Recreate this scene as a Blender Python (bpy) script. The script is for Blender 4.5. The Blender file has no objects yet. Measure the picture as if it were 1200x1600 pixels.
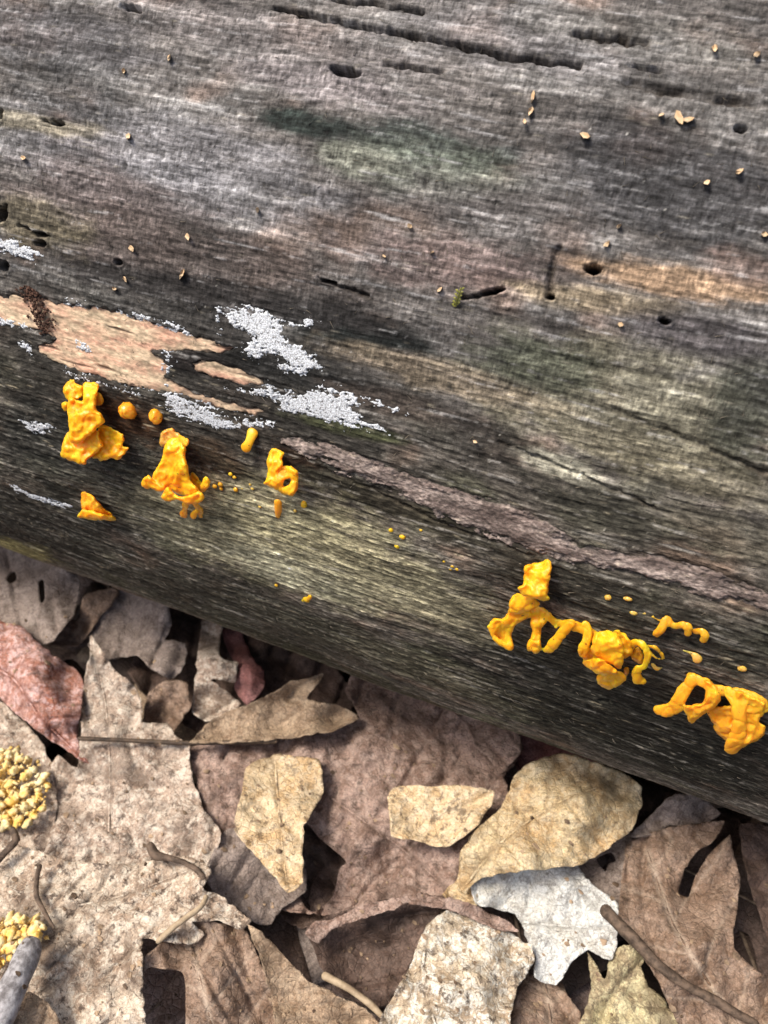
import bpy, math, random
import numpy as np
from mathutils import Matrix, Vector
from mathutils.geometry import delaunay_2d_cdt

# ------------------------------------------------------------------ camera, sky, sun, exposure
SC = bpy.context.scene
COL = SC.collection
FOV = math.radians(65.0)
FPX = 800.0 / math.tan(FOV / 2)                     # focal length in photo pixels (1200 x 1600)
AX = np.array([4724.0, -1460.0, 1256.0]); AX /= np.linalg.norm(AX)   # log axis as seen by the camera
PITCH = math.radians(45.0)
_c = math.sin(PITCH); _k = -AX[2] * _c / AX[0]; _m = -AX[1] / AX[0]
_A = _m * _m + 1; _B = 2 * _k * _m; _C = _k * _k + _c * _c - 1
_b = (-_B + math.sqrt(_B * _B - 4 * _A * _C)) / (2 * _A); _a = _k + _m * _b
UP = np.array([_a, _b, _c]); YD = np.cross(UP, AX)
RM = np.stack([AX, YD, UP])                         # camera axes -> world
R, DIST, ZC = 0.18, 0.38, 0.17                      # log radius, camera to log axis, axis height


def ray(px, py):
    px = np.asarray(px, float); py = np.asarray(py, float)
    d = np.stack([(px - 600) / FPX, -(py - 800) / FPX, -np.ones_like(px)], -1) @ RM.T
    return d / np.linalg.norm(d, axis=-1, keepdims=True)


_t = ray(600, 1070); _phi = math.atan2(_t[2], _t[1]) + math.asin(R / DIST)
CAM = np.array([0.05595, -DIST * math.cos(_phi), ZC - DIST * math.sin(_phi)])

cd = bpy.data.cameras.new('camera'); co = bpy.data.objects.new('camera', cd); COL.objects.link(co)
cd.sensor_fit = 'VERTICAL'; cd.sensor_height = 36.0; cd.lens = 18.0 / math.tan(FOV / 2)
cd.clip_start = 0.005; cd.clip_end = 500.0
mw = np.eye(4); mw[:3, :3] = RM; mw[:3, 3] = CAM
co.matrix_world = Matrix(mw.tolist())
cd.dof.use_dof = True; cd.dof.focus_distance = 0.232; cd.dof.aperture_fstop = cd.lens / 1.35
SC.camera = co

SUN_EL, SUN_AZ = math.radians(62), math.radians(240)      # azimuth clockwise from +Y
wo = bpy.data.worlds.new('World'); SC.world = wo; wo.use_nodes = True
wn = wo.node_tree.nodes; wl = wo.node_tree.links; wn.clear()
sky = wn.new('ShaderNodeTexSky'); sky.sky_type = 'NISHITA'; sky.sun_disc = False
sky.sun_elevation = SUN_EL; sky.sun_rotation = SUN_AZ; sky.dust_density = 6.0; sky.ozone_density = 0.6
bg = wn.new('ShaderNodeBackground'); bg.inputs['Strength'].default_value = 0.07
wout = wn.new('ShaderNodeOutputWorld')
wl.new(sky.outputs[0], bg.inputs[0]); wl.new(bg.outputs[0], wout.inputs[0])
sd = bpy.data.lights.new('sun', 'SUN'); so = bpy.data.objects.new('sun', sd); COL.objects.link(so)
sd.energy = 1.5; sd.angle = math.radians(16); sd.color = (1.0, 0.93, 0.83)
_sv = Vector((math.sin(SUN_AZ) * math.cos(SUN_EL), math.cos(SUN_AZ) * math.cos(SUN_EL), math.sin(SUN_EL)))
so.rotation_euler = _sv.to_track_quat('Z', 'Y').to_euler(); so.location = _sv * 5
SC.view_settings.view_transform = 'Standard'; SC.view_settings.look = 'None'
SC.view_settings.gamma = 1.0; SC.view_settings.use_curve_mapping = False
SC.view_settings.exposure = 1.36
SC.render.engine = 'CYCLES'
SC.cycles.use_denoising = True
SC.cycles.max_bounces = 8

# ------------------------------------------------------------------ noise and maths helpers
_rng = np.random.RandomState(7)
_PERM = np.tile(_rng.permutation(1024), 3)
_GA = _rng.rand(1024) * 2 * np.pi
_GX, _GY = np.cos(_GA), np.sin(_GA)


def pn(x, y, seed=0):
    """gradient noise, about -1..1"""
    x = np.asarray(x, float); y = np.asarray(y, float); ca, sa = math.cos(0.6 + seed * 1.3), math.sin(0.6 + seed * 1.3)
    x, y = x * ca - y * sa + seed * 37.17, x * sa + y * ca + seed * 91.73
    xi = np.floor(x).astype(np.int64); yi = np.floor(y).astype(np.int64)
    xf = x - xi; yf = y - yi
    u = xf * xf * xf * (xf * (xf * 6 - 15) + 10); v = yf * yf * yf * (yf * (yf * 6 - 15) + 10)
    x0 = xi & 1023; x1 = (xi + 1) & 1023; y0 = yi & 1023; y1 = (yi + 1) & 1023

    def g(a, b, dx, dy):
        h = _PERM[_PERM[a] + b]
        return _GX[h] * dx + _GY[h] * dy
    n0 = g(x0, y0, xf, yf); n1 = g(x1, y0, xf - 1, yf)
    n2 = g(x0, y1, xf, yf - 1); n3 = g(x1, y1, xf - 1, yf - 1)
    a = n0 + u * (n1 - n0); b = n2 + u * (n3 - n2)
    return (a + v * (b - a)) * 1.5


def fbm(x, y, octv=4, seed=0, gain=0.5):
    t = 0; a = 1.0; s = 0
    for i in range(octv):
        t = t + a * pn(x * 2 ** i, y * 2 ** i, seed + i); s += a; a *= gain
    return t / s * 1.3


def sstep(a, b, x):
    t = np.clip((x - a) / (b - a), 0, 1)
    return t * t * (3 - 2 * t)


def lerp(a, b, w):
    return a + (b - a) * w[..., None]


def macro(x, s):
    """slow bumps of the log, metres"""
    return 0.0014 * pn(x * 11, s * 16, 3) + 0.0006 * pn(x * 24, s * 48, 4)


def hit(px, py, h=0.0):
    """the point h metres above the log surface that shows at this photo pixel"""
    d = ray(px, py); rr = R + np.asarray(h, float) + np.zeros(d.shape[:-1])
    for it in range(3):
        aa = d[..., 1] ** 2 + d[..., 2] ** 2
        bb = CAM[1] * d[..., 1] + (CAM[2] - ZC) * d[..., 2]
        cc = CAM[1] ** 2 + (CAM[2] - ZC) ** 2 - rr * rr
        T = (-bb - np.sqrt(np.maximum(bb * bb - aa * cc, 0))) / aa
        P = CAM + d * T[..., None]
        th = np.arctan2(P[..., 2] - ZC, -P[..., 1])
        rr = R + h + macro(P[..., 0], R * th)
    return P


def xs(px, py):
    """photo pixel -> log coordinates (along, around) in metres"""
    P = hit(px, py)
    return np.stack([P[..., 0], R * np.arctan2(P[..., 2] - ZC, -P[..., 1])], -1)


def surf(x, s, h):
    th = s / R; r = R + h
    return np.stack([x, -r * np.cos(th), ZC + r * np.sin(th)], -1)


def grd(px, py, z):
    d = ray(px, py); t = (z - CAM[2]) / d[..., 2]
    return CAM + d * t[..., None]


def seg_dist(P, poly, closed=True):
    """distance of points to a polyline"""
    poly = np.asarray(poly, float); best = np.full(P.shape[:-1], 1e9)
    n = len(poly)
    for i in range(n if closed else n - 1):
        a = poly[i]; b = poly[(i + 1) % n]; ab = b - a
        t = np.clip(((P - a) @ ab) / max(ab @ ab, 1e-18), 0, 1)
        q = P - (a + t[..., None] * ab)
        best = np.minimum(best, np.sqrt((q * q).sum(-1)))
    return best


def inside(P, poly):
    poly = np.asarray(poly, float); c = np.zeros(P.shape[:-1], bool); n = len(poly)
    x, y = P[..., 0], P[..., 1]
    for i in range(n):
        x0, y0 = poly[i]; x1, y1 = poly[(i + 1) % n]
        if y0 == y1:
            continue
        c ^= ((y0 > y) != (y1 > y)) & (x < (x1 - x0) * (y - y0) / (y1 - y0) + x0)
    return c


def catmull(pts, step, closed=True, soft=0.75):
    pts = np.asarray(pts, float); n = len(pts); out = []
    for i in range(n if closed else n - 1):
        g = (lambda k: pts[k % n]) if closed else (lambda k: pts[min(max(k, 0), n - 1)])
        p0, p1, p2, p3 = g(i - 1), g(i), g(i + 1), g(i + 2)
        m = max(1, int(np.linalg.norm(p2[:2] - p1[:2]) / step))
        for j in range(m):
            t = j / m
            cr = 0.5 * ((2 * p1) + (p2 - p0) * t + (2 * p0 - 5 * p1 + 4 * p2 - p3) * t * t + (3 * p1 - p0 - 3 * p2 + p3) * t ** 3)
            li = p1 + (p2 - p1) * t
            out.append(cr * soft + li * (1 - soft))
    if not closed:
        out.append(pts[-1])
    return np.array(out)


def tri2d(outline, holes=(), sp=5.0, jitter=0.3, seed=0):
    """outline -> points, triangles, distance to the rim (all in outline units)"""
    rg = np.random.RandomState(seed)
    ol = np.asarray(outline, float)
    lo, hi = ol.min(0), ol.max(0)
    gx, gy = np.meshgrid(np.arange(lo[0], hi[0], sp), np.arange(lo[1], hi[1], sp * 0.87))
    gx = gx + (np.arange(gx.shape[0])[:, None] % 2) * sp * 0.5
    G = np.stack([gx.ravel(), gy.ravel()], -1) + (rg.rand(gx.size, 2) - 0.5) * sp * jitter
    d = seg_dist(G, ol); k = inside(G, ol) & (d > sp * 0.45)
    for h in holes:
        k &= ~inside(G, h) & (seg_dist(G, h) > sp * 0.45)
    G = G[k]
    V = [ol]; E = [(i, (i + 1) % len(ol)) for i in range(len(ol))]; n0 = len(ol)
    F = [list(range(len(ol)))]
    for h in holes:
        h = np.asarray(h, float); V.append(h)
        E += [(n0 + i, n0 + (i + 1) % len(h)) for i in range(len(h))]
        F.append([n0 + i for i in range(len(h))]); n0 += len(h)
    V = np.concatenate(V + [G])
    r = delaunay_2d_cdt([Vector(v) for v in V], E, [], 1 if not holes else 0, 1e-6, False)
    P = np.array([tuple(v) for v in r[0]]); T = np.array([f for f in r[2] if len(f) == 3], dtype=np.int64)
    C = P[T].mean(1); ok = inside(C, ol)
    for h in holes:
        ok &= ~inside(C, h)
    T = T[ok]
    a, b, c = P[T[:, 0]], P[T[:, 1]], P[T[:, 2]]
    fl = ((b[:, 0] - a[:, 0]) * (c[:, 1] - a[:, 1]) - (b[:, 1] - a[:, 1]) * (c[:, 0] - a[:, 0])) < 0
    T[fl] = T[fl][:, ::-1]
    dist = seg_dist(P, ol)
    for h in holes:
        dist = np.minimum(dist, seg_dist(P, h))
    return P, T, dist


def rim_edges(T):
    e = np.concatenate([T[:, [0, 1]], T[:, [1, 2]], T[:, [2, 0]]])
    key = {}
    for a, b in e:
        key[(a, b)] = 1
    return [(a, b) for (a, b) in key if (b, a) not in key]


# ------------------------------------------------------------------ objects
def mesh_obj(name, V, F, mat, parent=None, attrs=None, smooth=True, origin=None):
    V = np.asarray(V, float)
    if origin is not None:
        V = V - np.asarray(origin, float)
    me = bpy.data.meshes.new(name)
    if isinstance(F, np.ndarray):
        n, k = F.shape
        me.vertices.add(len(V)); me.vertices.foreach_set('co', V.astype(np.float32).ravel())
        me.loops.add(n * k); me.loops.foreach_set('vertex_index', F.astype(np.int32).ravel())
        me.polygons.add(n); me.polygons.foreach_set('loop_start', np.arange(0, n * k, k, dtype=np.int32))
        me.update(calc_edges=True); me.validate()
    else:
        me.from_pydata(V.tolist(), [], F)
    if smooth:
        me.polygons.foreach_set('use_smooth', np.ones(len(me.polygons), bool))
    for nm, ar in (attrs or {}).items():
        ar = np.asarray(ar, np.float32)
        if ar.ndim == 2:
            at = me.color_attributes.new(nm, 'FLOAT_COLOR', 'POINT')
            c = np.ones((len(ar), 4), np.float32); c[:, :3] = ar
            at.data.foreach_set('color', c.ravel())
        else:
            at = me.attributes.new(nm, 'FLOAT', 'POINT'); at.data.foreach_set('value', ar)
    if mat is not None:
        me.materials.append(mat)
    o = bpy.data.objects.new(name, me); COL.objects.link(o)
    if parent is not None:
        o.parent = parent
    elif origin is not None:
        o.location = origin
    return o


def tag(o, label=None, cat=None, group=None, kind=None):
    if label: o['label'] = label
    if cat: o['category'] = cat
    if group: o['group'] = group
    if kind: o['kind'] = kind
    return o


def empty(name, loc):
    o = bpy.data.objects.new(name, None); COL.objects.link(o); o.location = tuple(loc)
    o.empty_display_size = 0.01
    return o


def tube_mesh(pts, rad, n=10, flat=1.0, seed=0, rough=0.0, cap=True):
    """swept round tube with rounded ends; pts (k,3), rad (k,)"""
    pts = np.asarray(pts, float); rad = np.asarray(rad, float); k = len(pts)
    tan = np.gradient(pts, axis=0); tan /= np.linalg.norm(tan, axis=1, keepdims=True) + 1e-12
    if cap:                                              # rounded ends
        add0 = [(pts[0] - tan[0] * rad[0] * math.sin(a), rad[0] * math.cos(a), tan[0]) for a in (1.45, 1.0, 0.5)]
        add1 = [(pts[-1] + tan[-1] * rad[-1] * math.sin(a), rad[-1] * math.cos(a), tan[-1]) for a in (0.5, 1.0, 1.45)]
        pts = np.array([a[0] for a in add0] + list(pts) + [a[0] for a in add1])
        rad = np.array([a[1] for a in add0] + list(rad) + [a[1] for a in add1])
        tan = np.array([a[2] for a in add0] + list(tan) + [a[2] for a in add1]); k = len(pts)
    ref = np.array([0.13, -0.9, 0.42]); V = []
    for i in range(k):
        u = np.cross(tan[i], ref)
        if np.linalg.norm(u) < 1e-3: u = np.cross(tan[i], [1, 0, 0.2])
        u /= np.linalg.norm(u); w = np.cross(u, tan[i])
        for j in range(n):
            a = 2 * math.pi * j / n
            r = rad[i] * (1 + rough * float(pn(i * 0.13 + seed * 3.1, j * 3.0 / n + seed, 5)))
            V.append(pts[i] + u * math.cos(a) * r + w * math.sin(a) * r * flat)
    F = []
    for i in range(k - 1):
        for j in range(n):
            F.append((i * n + j, i * n + (j + 1) % n, (i + 1) * n + (j + 1) % n, (i + 1) * n + j))
    F.append(tuple(range(n - 1, -1, -1))); F.append(tuple((k - 1) * n + j for j in range(n)))
    return np.array(V), F


# ------------------------------------------------------------------ materials
class NT:
    def __init__(s, name):
        s.m = bpy.data.materials.new(name); s.m.use_nodes = True
        s.n = s.m.node_tree.nodes; s.l = s.m.node_tree.links; s.n.clear()
        s.out = s.n.new('ShaderNodeOutputMaterial'); s.b = s.n.new('ShaderNodeBsdfPrincipled')
        s.l.new(s.b.outputs[0], s.out.inputs[0])

    def set(s, sock, v):
        if isinstance(v, bpy.types.NodeSocket): s.l.new(v, sock)
        else:
            if isinstance(v, (tuple, list)) and len(v) == 3 and sock.type == 'RGBA': v = (*v, 1)
            sock.default_value = v

    def coords(s, scale=(1, 1, 1), loc=(0, 0, 0)):
        t = s.n.new('ShaderNodeTexCoord'); m = s.n.new('ShaderNodeMapping')
        s.l.new(t.outputs['Object'], m.inputs[0]); m.inputs['Scale'].default_value = scale; m.inputs['Location'].default_value = loc
        return m.outputs[0]

    def noise(s, vec, scale, detail=4, rough=0.55, dist=0.0):
        t = s.n.new('ShaderNodeTexNoise'); s.l.new(vec, t.inputs['Vector'])
        t.inputs['Scale'].default_value = scale; t.inputs['Detail'].default_value = detail
        t.inputs['Roughness'].default_value = rough; t.inputs['Distortion'].default_value = dist
        return t.outputs[0]

    def vor(s, vec, scale, feat='F1'):
        t = s.n.new('ShaderNodeTexVoronoi'); t.feature = feat; s.l.new(vec, t.inputs['Vector']); t.inputs['Scale'].default_value = scale
        return t.outputs['Distance']

    def rng(s, v, a, b, c=0.0, d=1.0):
        t = s.n.new('ShaderNodeMapRange'); t.interpolation_type = 'SMOOTHSTEP'
        s.set(t.inputs[0], v)
        for i, q in enumerate((a, b, c, d)): s.set(t.inputs[1 + i], q)
        return t.outputs[0]

    def math(s, op, a, b):
        t = s.n.new('ShaderNodeMath'); t.operation = op; s.set(t.inputs[0], a); s.set(t.inputs[1], b)
        return t.outputs[0]

    def mix(s, fac, a, b, mode='MIX'):
        t = s.n.new('ShaderNodeMix'); t.data_type = 'RGBA'; t.blend_type = mode
        s.set(t.inputs[0], fac); s.set(t.inputs[6], a); s.set(t.inputs[7], b)
        return t.outputs[2]

    def attr(s, name):
        t = s.n.new('ShaderNodeAttribute'); t.attribute_name = name
        return t

    def bump(s, h, strength=0.5, dist=0.001):
        t = s.n.new('ShaderNodeBump'); t.inputs['Strength'].default_value = strength; t.inputs['Distance'].default_value = dist
        s.set(t.inputs['Height'], h); s.l.new(t.outputs[0], s.b.inputs['Normal'])

    def fin(s, col, rough=0.8, spec=0.3):
        s.set(s.b.inputs['Base Color'], col); s.set(s.b.inputs['Roughness'], rough)
        s.b.inputs['Specular IOR Level'].default_value = spec
        return s.m


def wood_material():
    t = NT('weathered_wood')
    v = t.coords((0.16, 1, 1)); v2 = t.coords((1, 1, 1), (3, 1, 2)); v3 = t.coords((1, 0.25, 0.25), (5, 5, 1))
    base = t.attr('albedo').outputs['Color']
    f1 = t.noise(v, 1500, 4, 0.7); f2 = t.noise(v2, 2400, 3, 0.7); f3 = t.noise(v3, 1500, 3, 0.7)
    up = t.attr('streak').outputs['Fac']
    k = t.math('ADD', t.math('MULTIPLY', f1, 0.68), t.math('MULTIPLY', f2, 0.32))
    k = t.math('ADD', t.math('MULTIPLY', k, t.math('SUBTRACT', 1.0, t.math('MULTIPLY', up, 0.35))), t.math('MULTIPLY', t.math('MULTIPLY', f3, up), 0.35))
    gain = t.rng(k, 0.34, 0.66, 0.38, 1.6)
    c = t.mix(1.0, base, gain, 'MULTIPLY')
    t.bump(k, 0.9, 0.0006)
    return t.fin(c, t.rng(k, 0.3, 0.7, 0.95, 0.7), 0.16)


def attr_material(name, scale, lo, hi, rough=0.8, bump=0.6, spec=0.3, aniso=(1, 1, 1), dist=0.0004):
    t = NT(name); v = t.coords(aniso)
    n = t.noise(v, scale, 3, 0.65)
    c = t.mix(1.0, t.attr('albedo').outputs['Color'], t.rng(n, 0.33, 0.67, lo, hi), 'MULTIPLY')
    t.bump(n, bump, dist)
    return t.fin(c, rough, spec)


def jelly_material(name, col, deep, rough=0.28, sss=0.75):
    t = NT(name); v = t.coords()
    n = t.noise(v, 210, 4, 0.6); n2 = t.noise(v, 1000, 3, 0.6); dots = t.noise(v, 700, 1, 0.5)
    c = t.mix(t.rng(n, 0.3, 0.7), deep, col)
    c = t.mix(t.rng(dots, 0.72, 0.76, 0, 0.8), c, (0.12, 0.05, 0.01))
    t.bump(t.math('ADD', t.math('MULTIPLY', n, 1.0), t.math('MULTIPLY', n2, 0.3)), 0.4, 0.0008)
    t.b.inputs['Subsurface Weight'].default_value = sss
    t.b.inputs['Subsurface Radius'].default_value = (1.0, 0.42, 0.06)
    t.b.inputs['Subsurface Scale'].default_value = 0.0036
    t.b.inputs['Coat Weight'].default_value = 0.0; t.b.inputs['Coat Roughness'].default_value = 0.2
    return t.fin(c, rough, 0.4)


def leaf_material(name, base, blotch, spk=(0.06, 0.04, 0.03), pale=None, seed=0, speck=0.6, blotch_scale=55, palefac=0.8, rough=0.62, vein=None, veinfac=0.65):
    t = NT(name); off = (seed * 1.37, seed * 0.71, seed * 2.13)
    v = t.coords((1, 1, 1), off)
    n1 = t.noise(v, blotch_scale, 8, 0.66, 0.5); n2 = t.noise(v, 900, 5, 0.75); n3 = t.noise(v, 240, 8, 0.8, 0.6); n4 = t.noise(v, 1900, 3, 0.7)
    c = t.mix(t.rng(n1, 0.38, 0.62), base, blotch)
    c = t.mix(1.0, c, t.rng(n2, 0.34, 0.66, 0.66, 1.28), 'MULTIPLY')
    if pale is not None:
        c = t.mix(t.math('MULTIPLY', t.rng(n3, 0.46, 0.57), palefac), c, pale)
    c = t.mix(1.0, c, t.rng(n4, 0.34, 0.66, 0.76, 1.2), 'MULTIPLY')
    d = t.noise(t.coords((1, 1, 1), (off[0] + 4, off[1], off[2] + 9)), 230, 7, 0.8)
    c = t.mix(t.rng(d, 0.545, 0.585, 0, min(1.0, speck * 1.4)), c, spk)
    st_ = t.noise(t.coords((1, 1, 1), (off[0] + 7, off[1] + 3, off[2])), 34, 7, 0.68, 0.6)
    c = t.mix(t.rng(st_, 0.51, 0.64, 0, 0.66), c, tuple(q * 0.42 for q in base))
    va = t.attr('vein').outputs['Fac']
    vc = vein if vein else tuple(q * 0.45 for q in base)
    c = t.mix(t.math('MULTIPLY', va, veinfac), c, vc)
    net = t.rng(t.vor(t.coords((1, 1, 1), off), 330, 'DISTANCE_TO_EDGE'), 0.0, 0.12)
    c = t.mix(t.math('MULTIPLY', t.math('SUBTRACT', 1.0, net), 0.20), c, tuple(q * 0.5 for q in base))
    h = t.math('ADD', t.math('MULTIPLY', n2, 0.35), t.math('MULTIPLY', n3, 0.5))
    h = t.math('ADD', h, t.math('MULTIPLY', net, 0.25))
    t.bump(h, 0.8, 0.0010)
    return t.fin(c, rough, 0.35)


def plain_material(name, a, b, scale, rough=0.7, bump=0.5, aniso=(1, 1, 1), spec=0.3):
    t = NT(name); v = t.coords(aniso); n = t.noise(v, scale, 5, 0.65)
    t.bump(n, bump, 0.0008)
    return t.fin(t.mix(t.rng(n, 0.32, 0.68), a, b), rough, spec)


# ------------------------------------------------------------------ the ground
def soil():
    t = NT('soil'); v = t.coords()
    n = t.noise(v, 40, 8, 0.7); n2 = t.noise(v, 400, 4, 0.7)
    t.bump(t.math('ADD', n, t.math('MULTIPLY', n2, 0.4)), 1.0, 0.004)
    return t.fin(t.mix(t.rng(n2, 0.3, 0.7), t.mix(t.rng(n, 0.3, 0.7), (0.018, 0.012, 0.008), (0.05, 0.032, 0.02)), (0.03, 0.02, 0.014)), 0.95, 0.2)


g1 = np.unique(np.concatenate([np.linspace(-60, 60, 31), np.linspace(-1.2, 1.2, 121)]))
gx, gy = np.meshgrid(g1, g1)
near = np.exp(-(gx ** 2 + gy ** 2) / 9)
gz = near * (0.004 * fbm(gx * 9, gy * 9, 3, 21) - 0.014) + (1 - near) * 0.25 * pn(gx * 0.06, gy * 0.06, 22)
nv = len(g1); ii = np.arange(nv * nv).reshape(nv, nv)
gF = np.stack([ii[:-1, :-1], ii[:-1, 1:], ii[1:, 1:], ii[1:, :-1]], -1).reshape(-1, 4)
gr = mesh_obj('forest_floor', np.stack([gx.ravel(), gy.ravel(), gz.ravel()], -1), gF, soil())
tag(gr, 'dark crumbly soil under the leaf litter', None, kind='structure')

# ------------------------------------------------------------------ the log: patches, holes, cracks traced from the photo
TAN_POLYS = [
    [(-40, 455), (30, 462), (100, 472), (160, 478), (230, 498), (290, 518), (345, 535), (362, 545), (340, 556), (285, 550), (240, 552), (270, 572), (258, 590), (300, 612), (340, 622), (372, 632), (420, 642), (400, 652), (360, 646), (318, 632), (285, 622), (240, 612), (200, 606), (165, 596), (120, 582), (85, 570), (55, 552), (58, 538), (85, 532), (70, 522), (30, 512), (-40, 498)],
    [(296, 565), (330, 562), (375, 575), (412, 592), (414, 606), (380, 604), (330, 592), (300, 580)],
]
LICHEN_POLYS = [
    [(325, 478), (345, 474), (385, 474), (420, 484), (440, 498), (470, 500), (482, 488), (490, 496), (505, 494), (506, 508), (470, 514), (448, 516), (452, 524), (490, 548), (508, 566), (500, 582), (475, 586), (435, 582), (426, 574), (440, 560), (420, 556), (398, 565), (365, 545), (368, 538), (385, 540), (392, 530), (378, 520), (356, 510), (350, 486), (342, 506), (348, 526), (332, 522), (338, 502)],
    [(415, 588), (428, 604), (470, 610), (485, 602), (520, 606), (545, 606), (562, 620), (572, 634), (555, 640), (575, 656), (600, 668), (615, 680), (580, 678), (540, 672), (510, 662), (470, 652), (434, 645), (430, 628), (408, 622), (372, 614), (330, 608), (312, 606), (340, 604), (380, 606), (412, 604)],
    [(245, 612), (262, 606), (300, 622), (330, 636), (365, 650), (405, 655), (432, 655), (434, 668), (400, 672), (345, 676), (300, 662), (270, 648), (245, 634), (256, 624)],
    [(96, 466), (112, 464), (148, 472), (158, 476), (130, 478), (104, 474)],
    [(178, 480), (210, 484), (250, 496), (280, 506), (302, 520), (290, 522), (262, 512), (225, 500), (190, 488)],
    [(-10, 497), (12, 500), (42, 512), (36, 516), (0, 508)],
    [(26, 536), (44, 530), (50, 540), (56, 560), (40, 554)],
    [(97, 578), (120, 584), (160, 598), (200, 610), (230, 612), (240, 616), (210, 618), (165, 604), (120, 592), (102, 586)],
    [(116, 532), (130, 538), (143, 548), (132, 550), (118, 540)],
    [(252, 548), (268, 554), (276, 562), (258, 562)],
    [(250, 569), (266, 574), (262, 580), (252, 578)],
    [(25, 654), (48, 652), (80, 662), (90, 672), (70, 680), (45, 674)],
    [(8, 752), (26, 758), (60, 772), (110, 788), (125, 796), (95, 794), (55, 782), (20, 766)],
    [(-20, 372), (10, 368), (45, 382), (70, 400), (50, 410), (18, 402), (-15, 388)],
    [(560, 618), (590, 622), (640, 646), (620, 648), (580, 634)],
]
BARK_POLY = [(430, 682), (470, 680), (520, 690), (580, 712), (650, 742), (720, 762), (790, 782), (850, 806), (884, 832), (905, 850), (960, 858), (1040, 866), (1100, 884), (1160, 908), (1230, 930), (1230, 962), (1180, 952), (1100, 938), (1030, 915), (960, 896), (900, 884), (840, 868), (790, 852), (740, 836), (690, 812), (640, 786), (590, 762), (540, 742), (490, 720), (450, 704)]


def to_xs(poly):
    p = np.asarray(poly, float)
    return xs(p[:, 0], p[:, 1])


TAN_XS = [to_xs(p) for p in TAN_POLYS]; LICH_XS = [to_xs(p) for p in LICHEN_POLYS]; BARK_XS = to_xs(BARK_POLY)


def poly_sd(P, poly, pad=0.004):
    """signed distance, positive inside, -1 far away"""
    lo, hi = poly.min(0) - pad, poly.max(0) + pad
    k = (P[:, 0] > lo[0]) & (P[:, 0] < hi[0]) & (P[:, 1] > lo[1]) & (P[:, 1] < hi[1])
    out = np.full(len(P), -1.0)
    if k.any():
        q = P[k]; d = seg_dist(q, poly); out[k] = np.where(inside(q, poly), d, -d)
    return out


HOLES = [  # px, py, half length, half height, tilt, depth mm
    (540, 112, 22, 8, 12, 9), (928, 421, 14, 8, 5, 12), (1037, 502, 9, 5, 10, 6), (1157, 202, 12, 6, 0, 6), (185, 410, 6, 5, 0, 5),
    (4, 416, 10, 9, 0, 7), (2, 335, 9, 14, 30, 7), (62, 366, 13, 4, 10, 5), (64, 381, 9, 5, 0, 5), (90, 192, 12, 4, 15, 5), (206, 14, 18, 5, 12, 6),
    (770, 456, 18, 5, -12, 6), (860, 464, 7, 5, 0, 6), (0, 178, 6, 8, 0, 5), (1010, 108, 26, 4, 12, 4), (513, 440, 14, 3, 15, 4), (945, 1094, 9, 3, 10, 3)]
CRACKS = [  # polyline, half width px, depth mm
    ([(430, 12), (500, 28), (560, 40), (620, 52), (700, 66), (790, 88), (905, 102)], 4.5, 3.0), ([(520, 0), (600, 8), (660, 18)], 4, 2.5),
    ([(30, 352), (52, 362)], 3, 2), ([(66, 186), (92, 194)], 2.5, 3), ([(497, 432), (540, 450), (575, 462)], 2.5, 2), ([(720, 466), (750, 462), (775, 454)], 3, 2.5),
    ([(872, 392), (862, 420), (858, 460)], 6, 2.2), ([(600, 100), (690, 112)], 4, 2), ([(900, 52), (1010, 68)], 6, 2), ([(640, 1010), (800, 1062), (960, 1120)], 4, 1.0),
    ([(760, 1010), (900, 1062), (1010, 1100)], 3, 0.8), ([(780, 690), (900, 740), (1020, 790)], 3, 1.0), ([(500, 730), (600, 775), (700, 822), (830, 868)], 3.5, 0.9),
    ([(980, 130), (1200, 168)], 7, 1.5), ([(330, 905), (450, 950), (560, 985)], 3, 0.7), ([(100, 690), (180, 715)], 3, 0.5), ([(960, 640), (1200, 740)], 5, 1.0)]


def region(cx, cy, rx, ry, rot):
    """a photo ellipse as an ellipse in log coordinates: centre, 2x2 inverse"""
    c = xs(np.array([cx]), np.array([cy]))[0]
    a = math.radians(rot)
    e = xs(np.array([cx + rx * math.cos(a), cx - ry * math.sin(a)]), np.array([cy + rx * math.sin(a), cy + ry * math.cos(a)])) - c
    return c, np.linalg.inv(e.T)


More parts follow.
